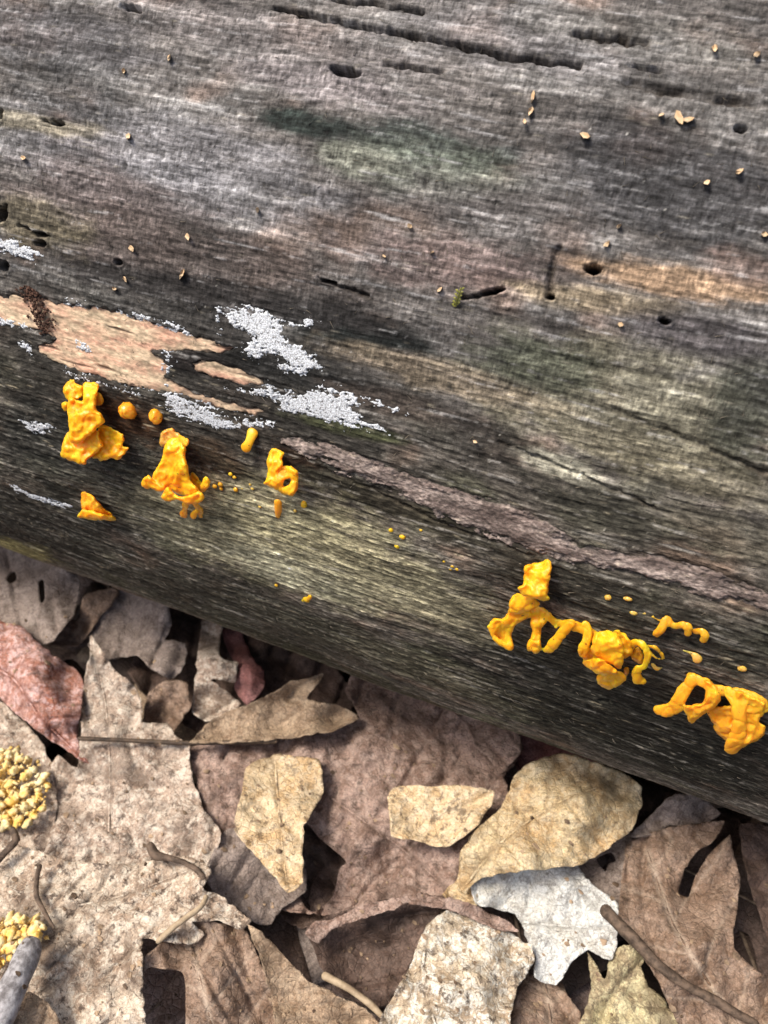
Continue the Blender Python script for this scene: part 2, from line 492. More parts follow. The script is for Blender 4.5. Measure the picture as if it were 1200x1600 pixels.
GREY, DARK = (0.30, 0.29, 0.295), (0.042, 0.040, 0.039)
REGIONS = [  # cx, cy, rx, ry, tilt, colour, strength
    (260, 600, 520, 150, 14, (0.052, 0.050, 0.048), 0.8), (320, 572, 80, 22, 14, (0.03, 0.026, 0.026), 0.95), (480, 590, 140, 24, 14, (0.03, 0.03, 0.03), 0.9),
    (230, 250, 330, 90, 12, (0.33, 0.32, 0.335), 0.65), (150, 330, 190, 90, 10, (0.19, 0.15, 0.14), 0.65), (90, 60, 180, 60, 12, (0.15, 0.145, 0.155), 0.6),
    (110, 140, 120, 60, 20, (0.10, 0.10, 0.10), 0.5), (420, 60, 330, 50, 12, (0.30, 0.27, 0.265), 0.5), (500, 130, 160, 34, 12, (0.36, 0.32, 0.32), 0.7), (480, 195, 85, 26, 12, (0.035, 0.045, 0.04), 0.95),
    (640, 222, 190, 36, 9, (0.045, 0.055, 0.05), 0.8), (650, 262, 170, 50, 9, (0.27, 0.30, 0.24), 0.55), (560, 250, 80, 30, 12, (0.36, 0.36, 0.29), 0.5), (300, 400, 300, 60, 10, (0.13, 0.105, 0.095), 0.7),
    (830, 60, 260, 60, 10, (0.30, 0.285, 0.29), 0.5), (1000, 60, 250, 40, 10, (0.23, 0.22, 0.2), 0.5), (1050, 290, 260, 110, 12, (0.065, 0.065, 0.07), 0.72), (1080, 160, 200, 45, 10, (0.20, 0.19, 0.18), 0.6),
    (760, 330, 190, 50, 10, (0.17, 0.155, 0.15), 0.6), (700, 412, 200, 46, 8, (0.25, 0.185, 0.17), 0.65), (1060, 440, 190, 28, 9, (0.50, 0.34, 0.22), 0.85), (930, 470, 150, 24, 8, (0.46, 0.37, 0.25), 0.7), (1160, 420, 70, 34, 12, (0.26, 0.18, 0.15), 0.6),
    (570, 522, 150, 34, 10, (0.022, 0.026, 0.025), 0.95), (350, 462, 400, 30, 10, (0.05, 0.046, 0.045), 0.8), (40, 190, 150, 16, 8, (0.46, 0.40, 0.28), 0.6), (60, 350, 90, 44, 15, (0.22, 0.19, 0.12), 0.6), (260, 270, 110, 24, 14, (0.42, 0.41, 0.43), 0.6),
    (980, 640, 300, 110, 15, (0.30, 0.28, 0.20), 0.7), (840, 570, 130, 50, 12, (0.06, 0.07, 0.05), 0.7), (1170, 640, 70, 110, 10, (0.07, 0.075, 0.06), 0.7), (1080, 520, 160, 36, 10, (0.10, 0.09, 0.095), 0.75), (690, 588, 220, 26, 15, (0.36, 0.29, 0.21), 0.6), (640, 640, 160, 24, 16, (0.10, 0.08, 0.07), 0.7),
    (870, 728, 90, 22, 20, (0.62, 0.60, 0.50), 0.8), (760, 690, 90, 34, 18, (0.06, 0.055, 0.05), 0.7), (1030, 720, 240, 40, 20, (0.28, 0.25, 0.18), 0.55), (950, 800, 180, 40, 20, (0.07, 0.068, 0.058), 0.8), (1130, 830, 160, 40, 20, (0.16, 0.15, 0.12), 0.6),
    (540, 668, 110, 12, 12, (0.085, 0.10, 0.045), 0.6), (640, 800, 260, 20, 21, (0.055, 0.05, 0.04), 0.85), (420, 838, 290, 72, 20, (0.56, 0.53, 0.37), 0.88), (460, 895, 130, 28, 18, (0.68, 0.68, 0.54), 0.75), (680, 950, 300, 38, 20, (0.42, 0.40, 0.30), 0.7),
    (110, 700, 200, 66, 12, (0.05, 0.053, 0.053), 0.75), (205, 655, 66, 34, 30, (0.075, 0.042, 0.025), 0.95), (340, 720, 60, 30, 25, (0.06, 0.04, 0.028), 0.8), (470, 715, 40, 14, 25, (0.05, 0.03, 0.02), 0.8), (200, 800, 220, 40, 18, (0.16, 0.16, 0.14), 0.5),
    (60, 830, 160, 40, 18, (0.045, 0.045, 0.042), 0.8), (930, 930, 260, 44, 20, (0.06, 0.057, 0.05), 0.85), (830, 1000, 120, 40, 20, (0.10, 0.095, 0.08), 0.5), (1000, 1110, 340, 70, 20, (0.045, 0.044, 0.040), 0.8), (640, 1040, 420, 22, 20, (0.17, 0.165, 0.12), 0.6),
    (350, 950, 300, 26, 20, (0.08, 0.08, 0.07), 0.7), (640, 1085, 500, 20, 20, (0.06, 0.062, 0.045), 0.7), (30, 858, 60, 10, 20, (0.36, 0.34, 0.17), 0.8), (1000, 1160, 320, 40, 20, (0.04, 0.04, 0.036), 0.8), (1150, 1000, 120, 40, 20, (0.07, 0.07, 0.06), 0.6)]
REG = [region(*q[:5]) + (np.array(q[5]), q[6]) for q in REGIONS]


def trunk_fields(x, s):
    """height (m), albedo and streak of the bare trunk at log coordinates"""
    xm, sm = x * 1000, s * 1000
    sm = sm + 1.6 * pn(xm / 45, sm / 30, 31) + 0.5 * pn(xm / 14, sm / 9, 32)
    grain = pn(xm / 70, sm / 3.6, 33) + 0.6 * pn(xm / 30, sm / 1.7, 34)
    fl = 0.55 * pn(xm / 4.2, sm / 1.0, 35) + 0.45 * pn(xm / 1.9, sm / 0.7, 36) + 0.35 * pn(xm / 0.9, sm / 0.8, 37)
    flk = np.clip(0.5 + 0.75 * fl, 0, 1)
    up = sstep(0.035, 0.085, s)
    jit = 1.2 * pn(xm / 6, sm / 6, 40)
    st = (pn((xm + jit) / 0.75, sm / 2.6, 38) + 0.6 * pn((xm - jit) / 0.5, sm / 1.3, 39)) * np.clip(0.55 + 0.9 * pn(xm / 9, sm / 7, 42), 0.05, 1.4)
    clot = fbm(xm / (2.9 - 0.6 * up), sm / 1.5, 4, 43, 0.7)                     # irregular dark clots of weathered fibre
    patch = fbm(xm / 34, sm / 13, 5, 41, 0.6)
    fib2 = pn(xm / 26, sm / 0.75, 141) + 0.7 * pn(xm / 11, sm / 0.5, 142)      # long fibres
    h = 0.00022 * fib2 + 0.00028 * grain + 0.00018 * fl * (1 - 0.3 * up) + 0.00012 * st * up + 0.0004 * patch + 0.00022 * clot
    # colour
    v = 0.44 + 0.45 * patch + 0.14 * grain + (0.30 - 0.15 * up) * fl + 0.10 * up * st + 0.12 * up
    dark = np.array(DARK); mid = np.array((0.165, 0.150, 0.140)); lite = np.array((0.40, 0.385, 0.37))
    c = lerp(dark + np.zeros(x.shape + (3,)), mid, sstep(0.05, 0.5, v)); c = lerp(c, lite, sstep(0.5, 1.05, v))
    hue = fbm(xm / 26, sm / 18, 3, 45)
    c = c * lerp(np.ones(x.shape + (3,)), np.array((1.12, 0.93, 0.84)), sstep(0.05, 0.6, hue))
    c = c * lerp(np.ones(x.shape + (3,)), np.array((0.92, 1.02, 0.84)), sstep(0.05, 0.6, -hue) * (1 - up))
    brk = 0.46 * fbm(xm / 13, sm / 4.6, 5, 47, 0.62)
    tone = np.clip(0.84 + 0.5 * fl + 0.25 * up * st, 0.2, 1.8)
    midn = fbm(xm / 17, sm / 4.2, 5, 48, 0.68); silver = fbm(xm / 30, sm / 1.6, 3, 49, 0.6)
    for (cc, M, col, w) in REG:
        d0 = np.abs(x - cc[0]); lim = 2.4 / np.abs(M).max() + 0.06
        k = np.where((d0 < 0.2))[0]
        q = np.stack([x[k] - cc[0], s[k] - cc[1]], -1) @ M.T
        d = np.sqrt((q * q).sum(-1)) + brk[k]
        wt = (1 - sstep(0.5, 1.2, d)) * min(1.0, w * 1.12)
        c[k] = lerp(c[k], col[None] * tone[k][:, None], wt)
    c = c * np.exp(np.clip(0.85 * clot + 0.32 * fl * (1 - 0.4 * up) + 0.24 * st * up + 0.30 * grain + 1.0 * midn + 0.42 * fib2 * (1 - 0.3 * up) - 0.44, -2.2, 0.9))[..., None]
    c = lerp(c, np.array((0.42, 0.41, 0.41)), sstep(0.35, 0.75, silver + 0.4 * clot) * 0.5)
    # pale broken fibres standing out of the dark wood
    fib = pn(xm / 5.5, sm / 0.55, 51) + 0.5 * pn(xm / 15, sm / 4, 52)
    c = lerp(c, np.array((0.48, 0.43, 0.34)), sstep(0.72, 1.05, fib) * 0.55 * (1 - 0.6 * up))
    spk = pn(xm / 1.1, sm / 1.1, 53) + 0.35 * pn(xm / 20, sm / 20, 54)
    c = lerp(c, np.array((0.6, 0.58, 0.53)), sstep(0.98, 1.12, spk) * 0.7)
    c = lerp(c, np.array((0.02, 0.02, 0.02)), sstep(0.55, 0.9, pn(xm / 2.2, sm / 0.9, 55) + 0.4 * pn(xm / 18, sm / 9, 56)) * 0.6)
    for (px, py, a, b, rot, dep) in HOLES:
        cc, M = region(px, py, a, b, rot)
        k = np.where((np.abs(x - cc[0]) < 0.02) & (np.abs(s - cc[1]) < 0.02))[0]
        if len(k) == 0: continue
        q = np.stack([x[k] - cc[0], s[k] - cc[1]], -1) @ M.T
        d = np.sqrt((q * q).sum(-1)) + 0.35 * pn(xm[k] / 1.6, sm[k] / 1.6, 57)
        h[k] -= dep * 0.001 * (1 - sstep(0.55, 1.15, d))
        h[k] += 0.0004 * np.exp(-((d - 1.5) / 0.35) ** 2)
        c[k] = lerp(c[k], np.array((0.05, 0.035, 0.025)), (1 - sstep(0.6, 1.0, d)))  # recess shade also put into the colour inside each hole
    P = np.stack([x, s], -1)
    for (pl, wpx, dep) in CRACKS:
        p2 = to_xs(catmull(pl, 12, False)); lo, hi = p2.min(0) - 0.006, p2.max(0) + 0.006
        k = np.where((x > lo[0]) & (x < hi[0]) & (s > lo[1]) & (s < hi[1]))[0]
        if len(k) == 0: continue
        d = seg_dist(P[k] + np.stack([0 * k, 0.0006 * pn(xm[k] / 4, sm[k] / 4, 58) + 0.0004 * pn(xm[k] / 1.5, sm[k] / 1.5, 158)], -1), p2, False) / (wpx * 0.00013)
        wob = np.clip(0.8 + 0.7 * pn(xm[k] / 9, sm[k] / 9, 59), 0.15, 1.3)
        h[k] -= dep * 0.0014 * np.exp(-(d * d) * 1.2) * wob
        c[k] = lerp(c[k], np.array((0.045, 0.032, 0.022)), np.clip(np.exp(-(d * d) * 0.6) * wob * 0.8 * min(dep, 2) / 2, 0, 1))
    c = c * lerp(np.zeros(x.shape + (3,)) + (1.02, 0.985, 0.87), np.array((0.965, 0.985, 0.995)), up)
    return h, np.clip(c, 0.008, 0.85), up


def nonuni(lo, hi, flo, fhi, fine, coarse):
    a = np.arange(flo, fhi, fine)
    l = flo - np.cumsum(np.geomspace(fine * 2, coarse, 24)); l = np.concatenate([l, np.arange(l[-1] - coarse, lo, -coarse)])
    r = a[-1] + np.cumsum(np.geomspace(fine * 2, coarse, 24)); r = np.concatenate([r, np.arange(r[-1] + coarse, hi, coarse)])
    return np.concatenate([l[l > lo][::-1], a, r[r < hi]])


LOGLEN0, LOGLEN1 = -1.05, 0.85
X1 = nonuni(LOGLEN0, LOGLEN1, -0.215, 0.175, 0.00042, 0.012)
HALF = math.pi * R
S1 = nonuni(-HALF, HALF, -0.092, 0.195, 0.00042, 0.010)
S1[0] = -HALF; S1 = S1[S1 < HALF - 0.004]
nx, ns = len(X1), len(S1)
gX, gS = np.meshgrid(X1, S1); gX = gX.ravel(); gS = gS.ravel()
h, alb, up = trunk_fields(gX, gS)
PG = np.stack([gX, gS], -1)
wig = 0.0012 * fbm(gX * 260, gS * 420, 3, 61)
for p in TAN_XS:
    h -= 0.0014 * sstep(0.0, 0.0012, poly_sd(PG, p) + wig)
for p in [BARK_XS]:
    h -= 0.0006 * sstep(0.0, 0.0012, poly_sd(PG, p) + wig)
for p in LICH_XS:
    h -= 0.0002 * sstep(0.0, 0.0012, poly_sd(PG, p) + wig)
VL = surf(gX, gS, macro(gX, gS) + h)
ii = np.arange(nx * ns).reshape(ns, nx)
jj = np.concatenate([ii, ii[:1]], 0)
FL = np.stack([jj[:-1, :-1], jj[:-1, 1:], jj[1:, 1:], jj[1:, :-1]], -1).reshape(-1, 4)
log = empty('fallen_log', (0, 0, ZC - R))
tag(log, 'fallen barkless log, weathered dark grey, lying across the dead leaves', 'log')
WOOD = wood_material()
ORG = np.array([0, 0, ZC - R])
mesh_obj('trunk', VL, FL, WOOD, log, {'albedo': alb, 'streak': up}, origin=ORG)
# sawn ends
ENDM = plain_material('end_grain', (0.10, 0.075, 0.055), (0.28, 0.21, 0.15), 60, 0.9)
for xe, col in ((X1[0], 0), (X1[-1], nx - 1)):
    ring = VL[ii[:, col]]; cen = np.array([xe, 0, ZC])
    V = [cen]; F = []; m = len(ring)
    for q in (0.5, 1.0):
        for k in range(m):
            v = cen + (ring[k] - cen) * q; v[0] += (0.006 * float(pn(v[1] * 40, v[2] * 40, 71)) if q < 1 else 0)
            V.append(v)
    for k in range(m):
        n = (k + 1) % m
        F.append((0, 1 + k, 1 + n)); F.append((1 + k, 1 + m + k, 1 + m + n, 1 + n))
    mesh_obj('sawn_end', V, F, ENDM, log, origin=ORG)


def patch_grid(poly, sp, pad=0.002):
    lo, hi = poly.min(0) - pad, poly.max(0) + pad
    a = np.arange(lo[0], hi[0], sp); b = np.arange(lo[1], hi[1], sp)
    A, B = np.meshgrid(a, b)
    return A.ravel(), B.ravel(), len(a), len(b)


def patch_obj(name, poly, sp, fn, mat, label):
    x, s, na, nb = patch_grid(poly, sp)
    sd_ = poly_sd(np.stack([x, s], -1), poly)
    m, hh, c = fn(x, s, sd_)
    V = surf(x, s, macro(x, s) + hh)
    ii = np.arange(na * nb).reshape(nb, na)
    F = np.stack([ii[:-1, :-1], ii[:-1, 1:], ii[1:, 1:], ii[1:, :-1]], -1).reshape(-1, 4)
    keep = (m[F] > -0.0003).any(1)
    F = F[keep]
    if len(F) == 0: return
    us, inv = np.unique(F, return_inverse=True)
    o = mesh_obj(name, V[us], inv.reshape(F.shape), mat, log, {'albedo': np.clip(c[us], 0.01, 0.9)}, origin=ORG)
    if label: o['label'] = label
    return o


def tan_fn(x, s, sd_):
    xm, sm = x * 1000, s * 1000
    m = sd_ + 0.0011 * fbm(xm / 4, sm / 2.2, 4, 62) + 0.0003 * pn(xm / 0.8, sm / 0.8, 63)
    hh = -0.0016 + 0.0013 * sstep(-0.0004, 0.0010, m) + 0.00026 * fbm(xm / 6, sm / 1.8, 4, 64)
    n = fbm(xm / 14, sm / 4, 4, 65); g = fbm(xm / 9, sm / 6, 3, 66)
    c = lerp(np.zeros(x.shape + (3,)) + (0.60, 0.40, 0.275), np.array((0.66, 0.51, 0.35)), sstep(-0.2, 0.4, n))
    c = lerp(c, np.array((0.60, 0.33, 0.235)), sstep(0.05, 0.5, -n) * 0.7)
    c = lerp(c, np.array((0.70, 0.56, 0.40)), sstep(0.25, 0.8, fbm(xm / 5, sm / 1.0, 3, 166)) * 0.7)
    c = lerp(c, np.array((0.38, 0.31, 0.21)), sstep(0.15, 0.55, g) * 0.7)
    spk = pn(xm / 0.9, sm / 0.7, 67) + 0.5 * pn(xm / 12, sm / 5, 68)
    c = lerp(c, np.array((0.05, 0.03, 0.02)), sstep(0.72, 0.95, spk) * 0.85)
    spl = pn(xm / 22, sm / 1.1, 170) + 0.5 * pn(xm / 9, sm / 3, 171)
    c = lerp(c, np.array((0.10, 0.055, 0.035)), sstep(0.62, 0.95, spl) * 0.8); hh = hh - 0.0005 * sstep(0.62, 0.95, spl)
    edge = 1 - sstep(0.0002, 0.0020, m)
    c = lerp(c, np.array((0.13, 0.08, 0.055)), edge * 0.6)
    return m, hh, c * (0.9 + 0.25 * fbm(xm / 1.2, sm / 0.7, 2, 69))[..., None]


def bark_fn(x, s, sd_):
    xm, sm = x * 1000, s * 1000
    tear = fbm(xm / 7, sm / 2.2, 5, 72, 0.65)
    m = sd_ - 0.0002 + 0.0036 * tear + 0.0004 * pn(xm / 0.9, sm / 0.7, 73)
    grit = fbm(xm / 1.6, sm / 0.8, 4, 74, 0.65)
    hh = -0.0010 + 0.00135 * sstep(-0.0002, 0.0026, m) + 0.00032 * grit + 0.0005 * fbm(xm / 18, sm / 6, 2, 75)
    n = fbm(xm / 20, sm / 4, 5, 76, 0.62)
    c = lerp(np.zeros(x.shape + (3,)) + (0.16, 0.122, 0.110), np.array((0.40, 0.325, 0.295)), sstep(-0.25, 0.45, n + 0.55 * grit))
    fib = pn(xm / 4.5, sm / 0.6, 77) + 0.4 * n
    c = lerp(c, np.array((0.58, 0.49, 0.39)), sstep(0.5, 0.9, fib) * 0.65)
    c = lerp(c, np.array((0.05, 0.042, 0.038)), sstep(0.35, 0.85, -fib) * 0.7)
    c = c * np.exp(0.7 * fbm(xm / 9, sm / 3, 4, 78, 0.65))[..., None]
    c = lerp(c * np.array((0.80, 0.80, 0.78)), np.array((0.07, 0.062, 0.055)), (1 - sstep(0.0, 0.0022, m)) * 0.75)
    return m, hh, np.clip(c, 0.02, 0.8)


def lich_fn(x, s, sd_):
    xm, sm = x * 1000, s * 1000
    gran = fbm(xm / 0.62, sm / 0.55, 3, 82, 0.65)
    lace = fbm(xm / 3.2, sm / 1.5, 5, 83, 0.65)
    thin = sd_.max() < 0.0012
    m = sd_ + (0.0005 if thin else -0.0002) + (0.0019 if thin else 0.0030) * lace + 0.0011 * gran - 0.0026 * np.clip(pn(xm / 1.5, sm / 1.0, 84) - 0.1, 0, 1)
    hh = -0.0006 + 0.00075 * sstep(-0.0004, 0.0016, m) + 0.00008 * gran
    c = lerp(np.zeros(x.shape + (3,)) + (0.26, 0.26, 0.27), np.array((0.76, 0.80, 0.85)), sstep(-0.45, 0.2, gran + 0.3 * lace + 300 * np.clip(m, -0.001, 0.0006)))
    c = lerp(c, np.array((0.07, 0.07, 0.07)), sstep(0.25, 0.55, -gran - 0.15 * lace) * 0.9)
    return m, hh, c


TANM = attr_material('exposed_sapwood', 900, 0.72, 1.28, 0.75, 0.6, 0.3, (0.4, 1, 1))
BARKM = attr_material('inner_bark', 1500, 0.6, 1.45, 0.85, 0.9, 0.3, (0.5, 1, 1))
LICHM = attr_material('white_lichen', 3000, 0.55, 1.30, 0.95, 1.0, 0.1, dist=0.0005)
for k, p in enumerate(TAN_XS):
    patch_obj('exposed_wood', p, 0.00030, tan_fn, TANM, 'strip of pale orange-tan exposed wood')
patch_obj('bark_strip', BARK_XS, 0.00034, bark_fn, BARKM, 'thin strip of pinkish brown inner bark')
for k, p in enumerate(LICH_XS):
    patch_obj('lichen_crust', p, 0.00023, lich_fn, LICHM, 'granular white crust on the wood')

# ------------------------------------------------------------------ orange jelly fungi
ORANGE = jelly_material('orange_jelly', (0.95, 0.50, 0.018), (0.92, 0.34, 0.010), 0.38)
AMBER = jelly_material('amber_jelly', (0.88, 0.40, 0.025), (0.78, 0.28, 0.016), 0.26, 0.7)
PALE = jelly_material('pale_amber_jelly', (0.74, 0.42, 0.10), (0.62, 0.30, 0.05), 0.2, 0.7)
DEEP = jelly_material('deep_orange_jelly', (0.92, 0.43, 0.022), (0.86, 0.31, 0.014), 0.5)
MATS = {'d': DEEP, 'o': ORANGE, 'a': AMBER, 'p': PALE}


def idw(P, ctrl):
    c = np.asarray(ctrl, float)
    d2 = ((P[:, None, :] - c[None, :, :2]) ** 2).sum(-1) + 4.0
    w = 1 / d2 ** 1.25
    return (w * c[None, :, 2]).sum(1) / w.sum(1)


def lobe(parent, zoom, outline, ctrl, thick=2.2, mat='o', seed=0, name='lobe', hole=None, und=0.45):
    """soft pillow-edged lobe: outline and height control points (mm above the log)"""
    ox, oy, sc = zoom; thick = thick * 0.78
    O = np.asarray(outline, float) * sc + (ox, oy)
    C = [(a * sc + ox, b * sc + oy, c) for a, b, c in ctrl]
    O = catmull(O, 2.2)
    nr = pn(np.arange(len(O)) * 0.33, np.zeros(len(O)), seed + 80)
    cen = O.mean(0); O = O + (O - cen) / (np.linalg.norm(O - cen, axis=1, keepdims=True) + 1e-6) * nr[:, None] * 1.5
    Hs = [catmull(np.asarray(hole, float) * sc + (ox, oy), 2.0)] if hole else []
    P, T, d = tri2d(O, Hs, 2.3, 0.2, seed)
    mmpx = 0.2
    u = np.clip(d * mmpx / (thick * 0.62), 0, 1); prof = np.sqrt(np.maximum(1 - (1 - u) ** 2, 0))
    hc = idw(P, C) + und * pn(P[:, 0] / 9, P[:, 1] / 9, seed + 3) + 0.5 * und * pn(P[:, 0] / 4, P[:, 1] / 4, seed + 4)
    hc = hc + 0.18 * np.exp(-((d * mmpx - 0.9) / 0.5) ** 2)          # rolled rim
    top = hit(P[:, 0], P[:, 1], (hc + thick * 0.5 * prof) * 0.001)
    bot = hit(P[:, 0], P[:, 1], (hc - thick * 0.5 * prof) * 0.001)
    n = len(P); rim = d < 1e-4
    idx = np.where(rim, np.arange(n), np.arange(n) + n)
    V = np.concatenate([top, bot]); TB = idx[T][:, ::-1]
    F = np.concatenate([T[:, ::-1], TB[:, ::1]])
    a, b, c = V[F[0, 0]], V[F[0, 1]], V[F[0, 2]]
    if np.dot(np.cross(b - a, c - a), CAM - a) < 0: F = F[:, ::-1]
    us, inv = np.unique(F, return_inverse=True)
    o = mesh_obj(name, V[us], inv.reshape(F.shape), MATS[mat], parent, origin=parent.location)
    PIECES.setdefault(parent.name, []).append(o)
    return o


def stalk(parent, zoom, pts, mat='o', seed=0, name='stalk', flat=0.5, mesh_only=False):
    """pts: (x, y, radius, height mm) in zoom pixels"""
    ox, oy, sc = zoom
    q = np.array([(a * sc + ox, b * sc + oy, r * sc, hh) for a, b, r, hh in pts], float)
    q = catmull(q, 2.5, False)
    P = hit(q[:, 0], q[:, 1], q[:, 3] * 0.001)
    dist = np.linalg.norm(P - CAM, axis=1); rad = q[:, 2] * dist / FPX
    rad = rad * (1 + 0.16 * pn(np.arange(len(rad)) * 0.12, np.zeros(len(rad)), seed + 60))
    V, F = tube_mesh(P, rad, 14, flat, seed, 0.14)
    if mesh_only: return V, F
    o = mesh_obj(name, V, F, MATS[mat], parent, origin=parent.location)
    PIECES.setdefault(parent.name, []).append(o)
    return o


def fungus(label, zoom, x, y, group=None, name='jelly_fungus'):
    ox, oy, sc = zoom
    e = empty(name, hit(np.array([x * sc + ox]), np.array([y * sc + oy]))[0])
    return tag(e, label, 'fungus', group or 'orange jelly fungi on the log')


def fuse(parent, objs, name, mat, voxel=0.00030, smooth=4):
    """melt several soft pieces into one continuous skin"""
    V = []; F = []; n = 0
    for o in objs:
        V += [tuple(v.co) for v in o.data.vertices]; F += [tuple(i + n for i in p.vertices) for p in o.data.polygons]; n = len(V)
    for o in objs:
        me = o.data; bpy.data.objects.remove(o); bpy.data.meshes.remove(me)
    o = mesh_obj(name, V, F, None)
    m = o.modifiers.new('r', 'REMESH'); m.mode = 'VOXEL'; m.voxel_size = voxel
    m = o.modifiers.new('s', 'SMOOTH'); m.iterations = smooth; m.factor = 0.5
    dg = bpy.context.evaluated_depsgraph_get()
    me = bpy.data.meshes.new_from_object(o.evaluated_get(dg)); me.name = name
    o.modifiers.clear(); old = o.data; o.data = me; bpy.data.meshes.remove(old)
    nvv = len(me.vertices); co_ = np.empty(nvv * 3); no_ = np.empty(nvv * 3)
    me.vertices.foreach_get('co', co_); me.vertices.foreach_get('normal', no_); co_ = co_.reshape(-1, 3); no_ = no_.reshape(-1, 3)
    q = co_ * 1000
    wr = fbm((q[:, 0] + 0.4 * q[:, 1]) / 3.4, (q[:, 2] - 0.4 * q[:, 1]) / 4.6, 3, 201, 0.6)      # soft wrinkles
    co_ = co_ + no_ * (0.00032 * wr - 0.00030 * np.exp(-np.abs(pn(q[:, 0] / 4, (q[:, 2] + q[:, 1]) / 6, 202)) * 10))[:, None]
    me.vertices.foreach_set('co', co_.ravel())
    me.materials.clear(); me.materials.append(MATS[mat])
    me.polygons.foreach_set('use_smooth', np.ones(len(me.polygons), bool))
    o.parent = parent
    return o


def melt(f, plan):
    """plan: list of (indices of the pieces in build order, name, material)"""
    ch = PIECES.pop(f.name)
    for idx, nm, mt in plan:
        fuse(f, [ch[i] for i in idx], nm, mt)


PIECES = {}
Z1 = (80, 580, 140 / 1200); Z2 = (200, 640, 160 / 1200); Z3 = (80, 560, 280 / 1200); Z4 = (340, 640, 320 / 1200)
Z5 = (750, 860, 0.125); Z6 = (870, 940, 0.15); Z7 = (960, 920, 0.2)
f = fungus('tall ruffled orange-yellow jelly fungus with flared skirt, below the tan wood strip', Z1, 450, 250)
lobe(f, Z1, [(640, 740), (720, 715), (850, 770), (960, 840), (990, 920), (975, 1000), (1045, 1020), (1020, 1080), (930, 1170), (860, 1185), (820, 1170), (660, 1215), (600, 1180), (540, 1150), (560, 900)], [(650, 780, 2), (800, 900, 2.6), (1000, 1050, 3.5), (660, 1180, 4.5), (880, 1150, 4.5)], 2.2, seed=1)
lobe(f, Z1, [(230, 790), (165, 910), (120, 1110), (170, 1180), (300, 1215), (370, 1245), (460, 1245), (500, 1190), (560, 1150), (640, 1070), (695, 990), (650, 850), (600, 760), (400, 760)], [(400, 800, 3.5), (650, 900, 4.5), (150, 1110, 7), (420, 1230, 8), (640, 1060, 6)], 2.4, seed=2)
lobe(f, Z1, [(150, 270), (170, 190), (240, 110), (310, 110), (320, 150), (420, 200), (430, 340), (300, 400), (200, 380)], [(240, 130, 1.5), (160, 270, 3), (400, 300, 2.4), (300, 380, 3.4)], 2.0, seed=4)
lobe(f, Z1, [(245, 460), (230, 410), (185, 400), (140, 430), (130, 480), (160, 535), (200, 545), (240, 510)], [(190, 460, 2.5)], 2.6, seed=5)
lobe(f, Z1, [(620, 270), (690, 330), (705, 400), (650, 470), (590, 460)], [(640, 380, 1.4)], 2.0, seed=6)
lobe(f, Z1, [(420, 155), (540, 145), (640, 160), (645, 240), (610, 380), (600, 510), (680, 570), (725, 680), (660, 740), (560, 830), (370, 965), (250, 960), (220, 880), (235, 800), (200, 560), (210, 400), (260, 350), (420, 390)], [(530, 170, 1.2), (540, 350, 4.2), (350, 450, 4.5), (380, 620, 7), (620, 650, 5), (400, 850, 7.5), (300, 940, 7.5), (500, 850, 7.5)], 2.8, seed=3)
melt(f, [([0], 'lobe', 'o'), ([1, 5], 'lobe', 'o'), ([2, 3], 'lobe', 'o'), ([4], 'lobe', 'a')])
f = fungus('orange jelly fungus shaped like a flared dress on two stubby knobbed feet', Z2, 500, 320)
lobe(f, Z2, [(365, 340), (390, 250), (490, 205), (560, 250), (630, 310), (580, 390), (480, 430), (380, 440)], [(480, 320, 1.3)], 2.4, 'p', 11, 'base')
lobe(f, Z2, [(740, 730), (800, 755), (850, 830), (900, 880), (930, 960), (880, 985), (800, 960), (720, 850)], [(760, 760, 1), (880, 950, 3)], 2.0, 'a', 12)
lobe(f, Z2, [(830, 900), (880, 800), (910, 775), (975, 850), (900, 965), (850, 960)], [(910, 790, 4), (870, 940, 4)], 2.2, 'o', 13)
stalk(f, Z2, [(680, 1080, 44, 4), (665, 1170, 46, 3), (650, 1235, 60, 2.4)], 'a', 14)
stalk(f, Z2, [(790, 1110, 36, 4), (845, 1170, 44, 2.5), (850, 1250, 38, 1.2)], 'a', 15)
stalk(f, Z2, [(805, 1190, 30, 3), (765, 1245, 46, 3)], 'o', 16)
lobe(f, Z2, [(430, 400), (520, 330), (620, 320), (685, 440), (670, 540), (710, 680), (740, 830), (850, 960), (720, 1020), (560, 990), (460, 920), (380, 950), (260, 850), (340, 640), (380, 590)], [(560, 340, 2), (550, 500, 4.2), (470, 640, 4.2), (300, 830, 5.5), (620, 700, 6.2), (600, 950, 4.5), (800, 950, 6.5)], 2.8, seed=17)
lobe(f, Z2, [(150, 880), (170, 800), (240, 760), (300, 830), (430, 900), (400, 960), (300, 945), (160, 910)], [(200, 850, 6.8), (400, 930, 6.8)], 2.0, seed=18)
lobe(f, Z2, [(400, 1055), (380, 1030), (430, 930), (470, 895), (520, 960), (600, 1010), (740, 990), (840, 950), (890, 1000), (880, 1070), (800, 1110), (740, 1120), (660, 1110), (560, 1060), (490, 1090)], [(440, 1000, 8.2), (640, 1060, 8.6), (850, 1030, 8)], 2.4, seed=19)
stalk(f, Z2, [(600, 340, 50, 2), (650, 360, 52, 4), (682, 385, 56, 5)], 'a', 20, 'knob')
melt(f, [([0], 'base', 'p'), ([1, 2], 'lobe', 'o'), ([3], 'stalk', 'a'), ([4, 5], 'stalk', 'a'), ([6, 7], 'lobe', 'o'), ([8], 'rim', 'o'), ([9], 'knob', 'a')])
f = fungus('small slumped orange jelly fungus below the ruffled one, beside a white streak', Z3, 230, 920)
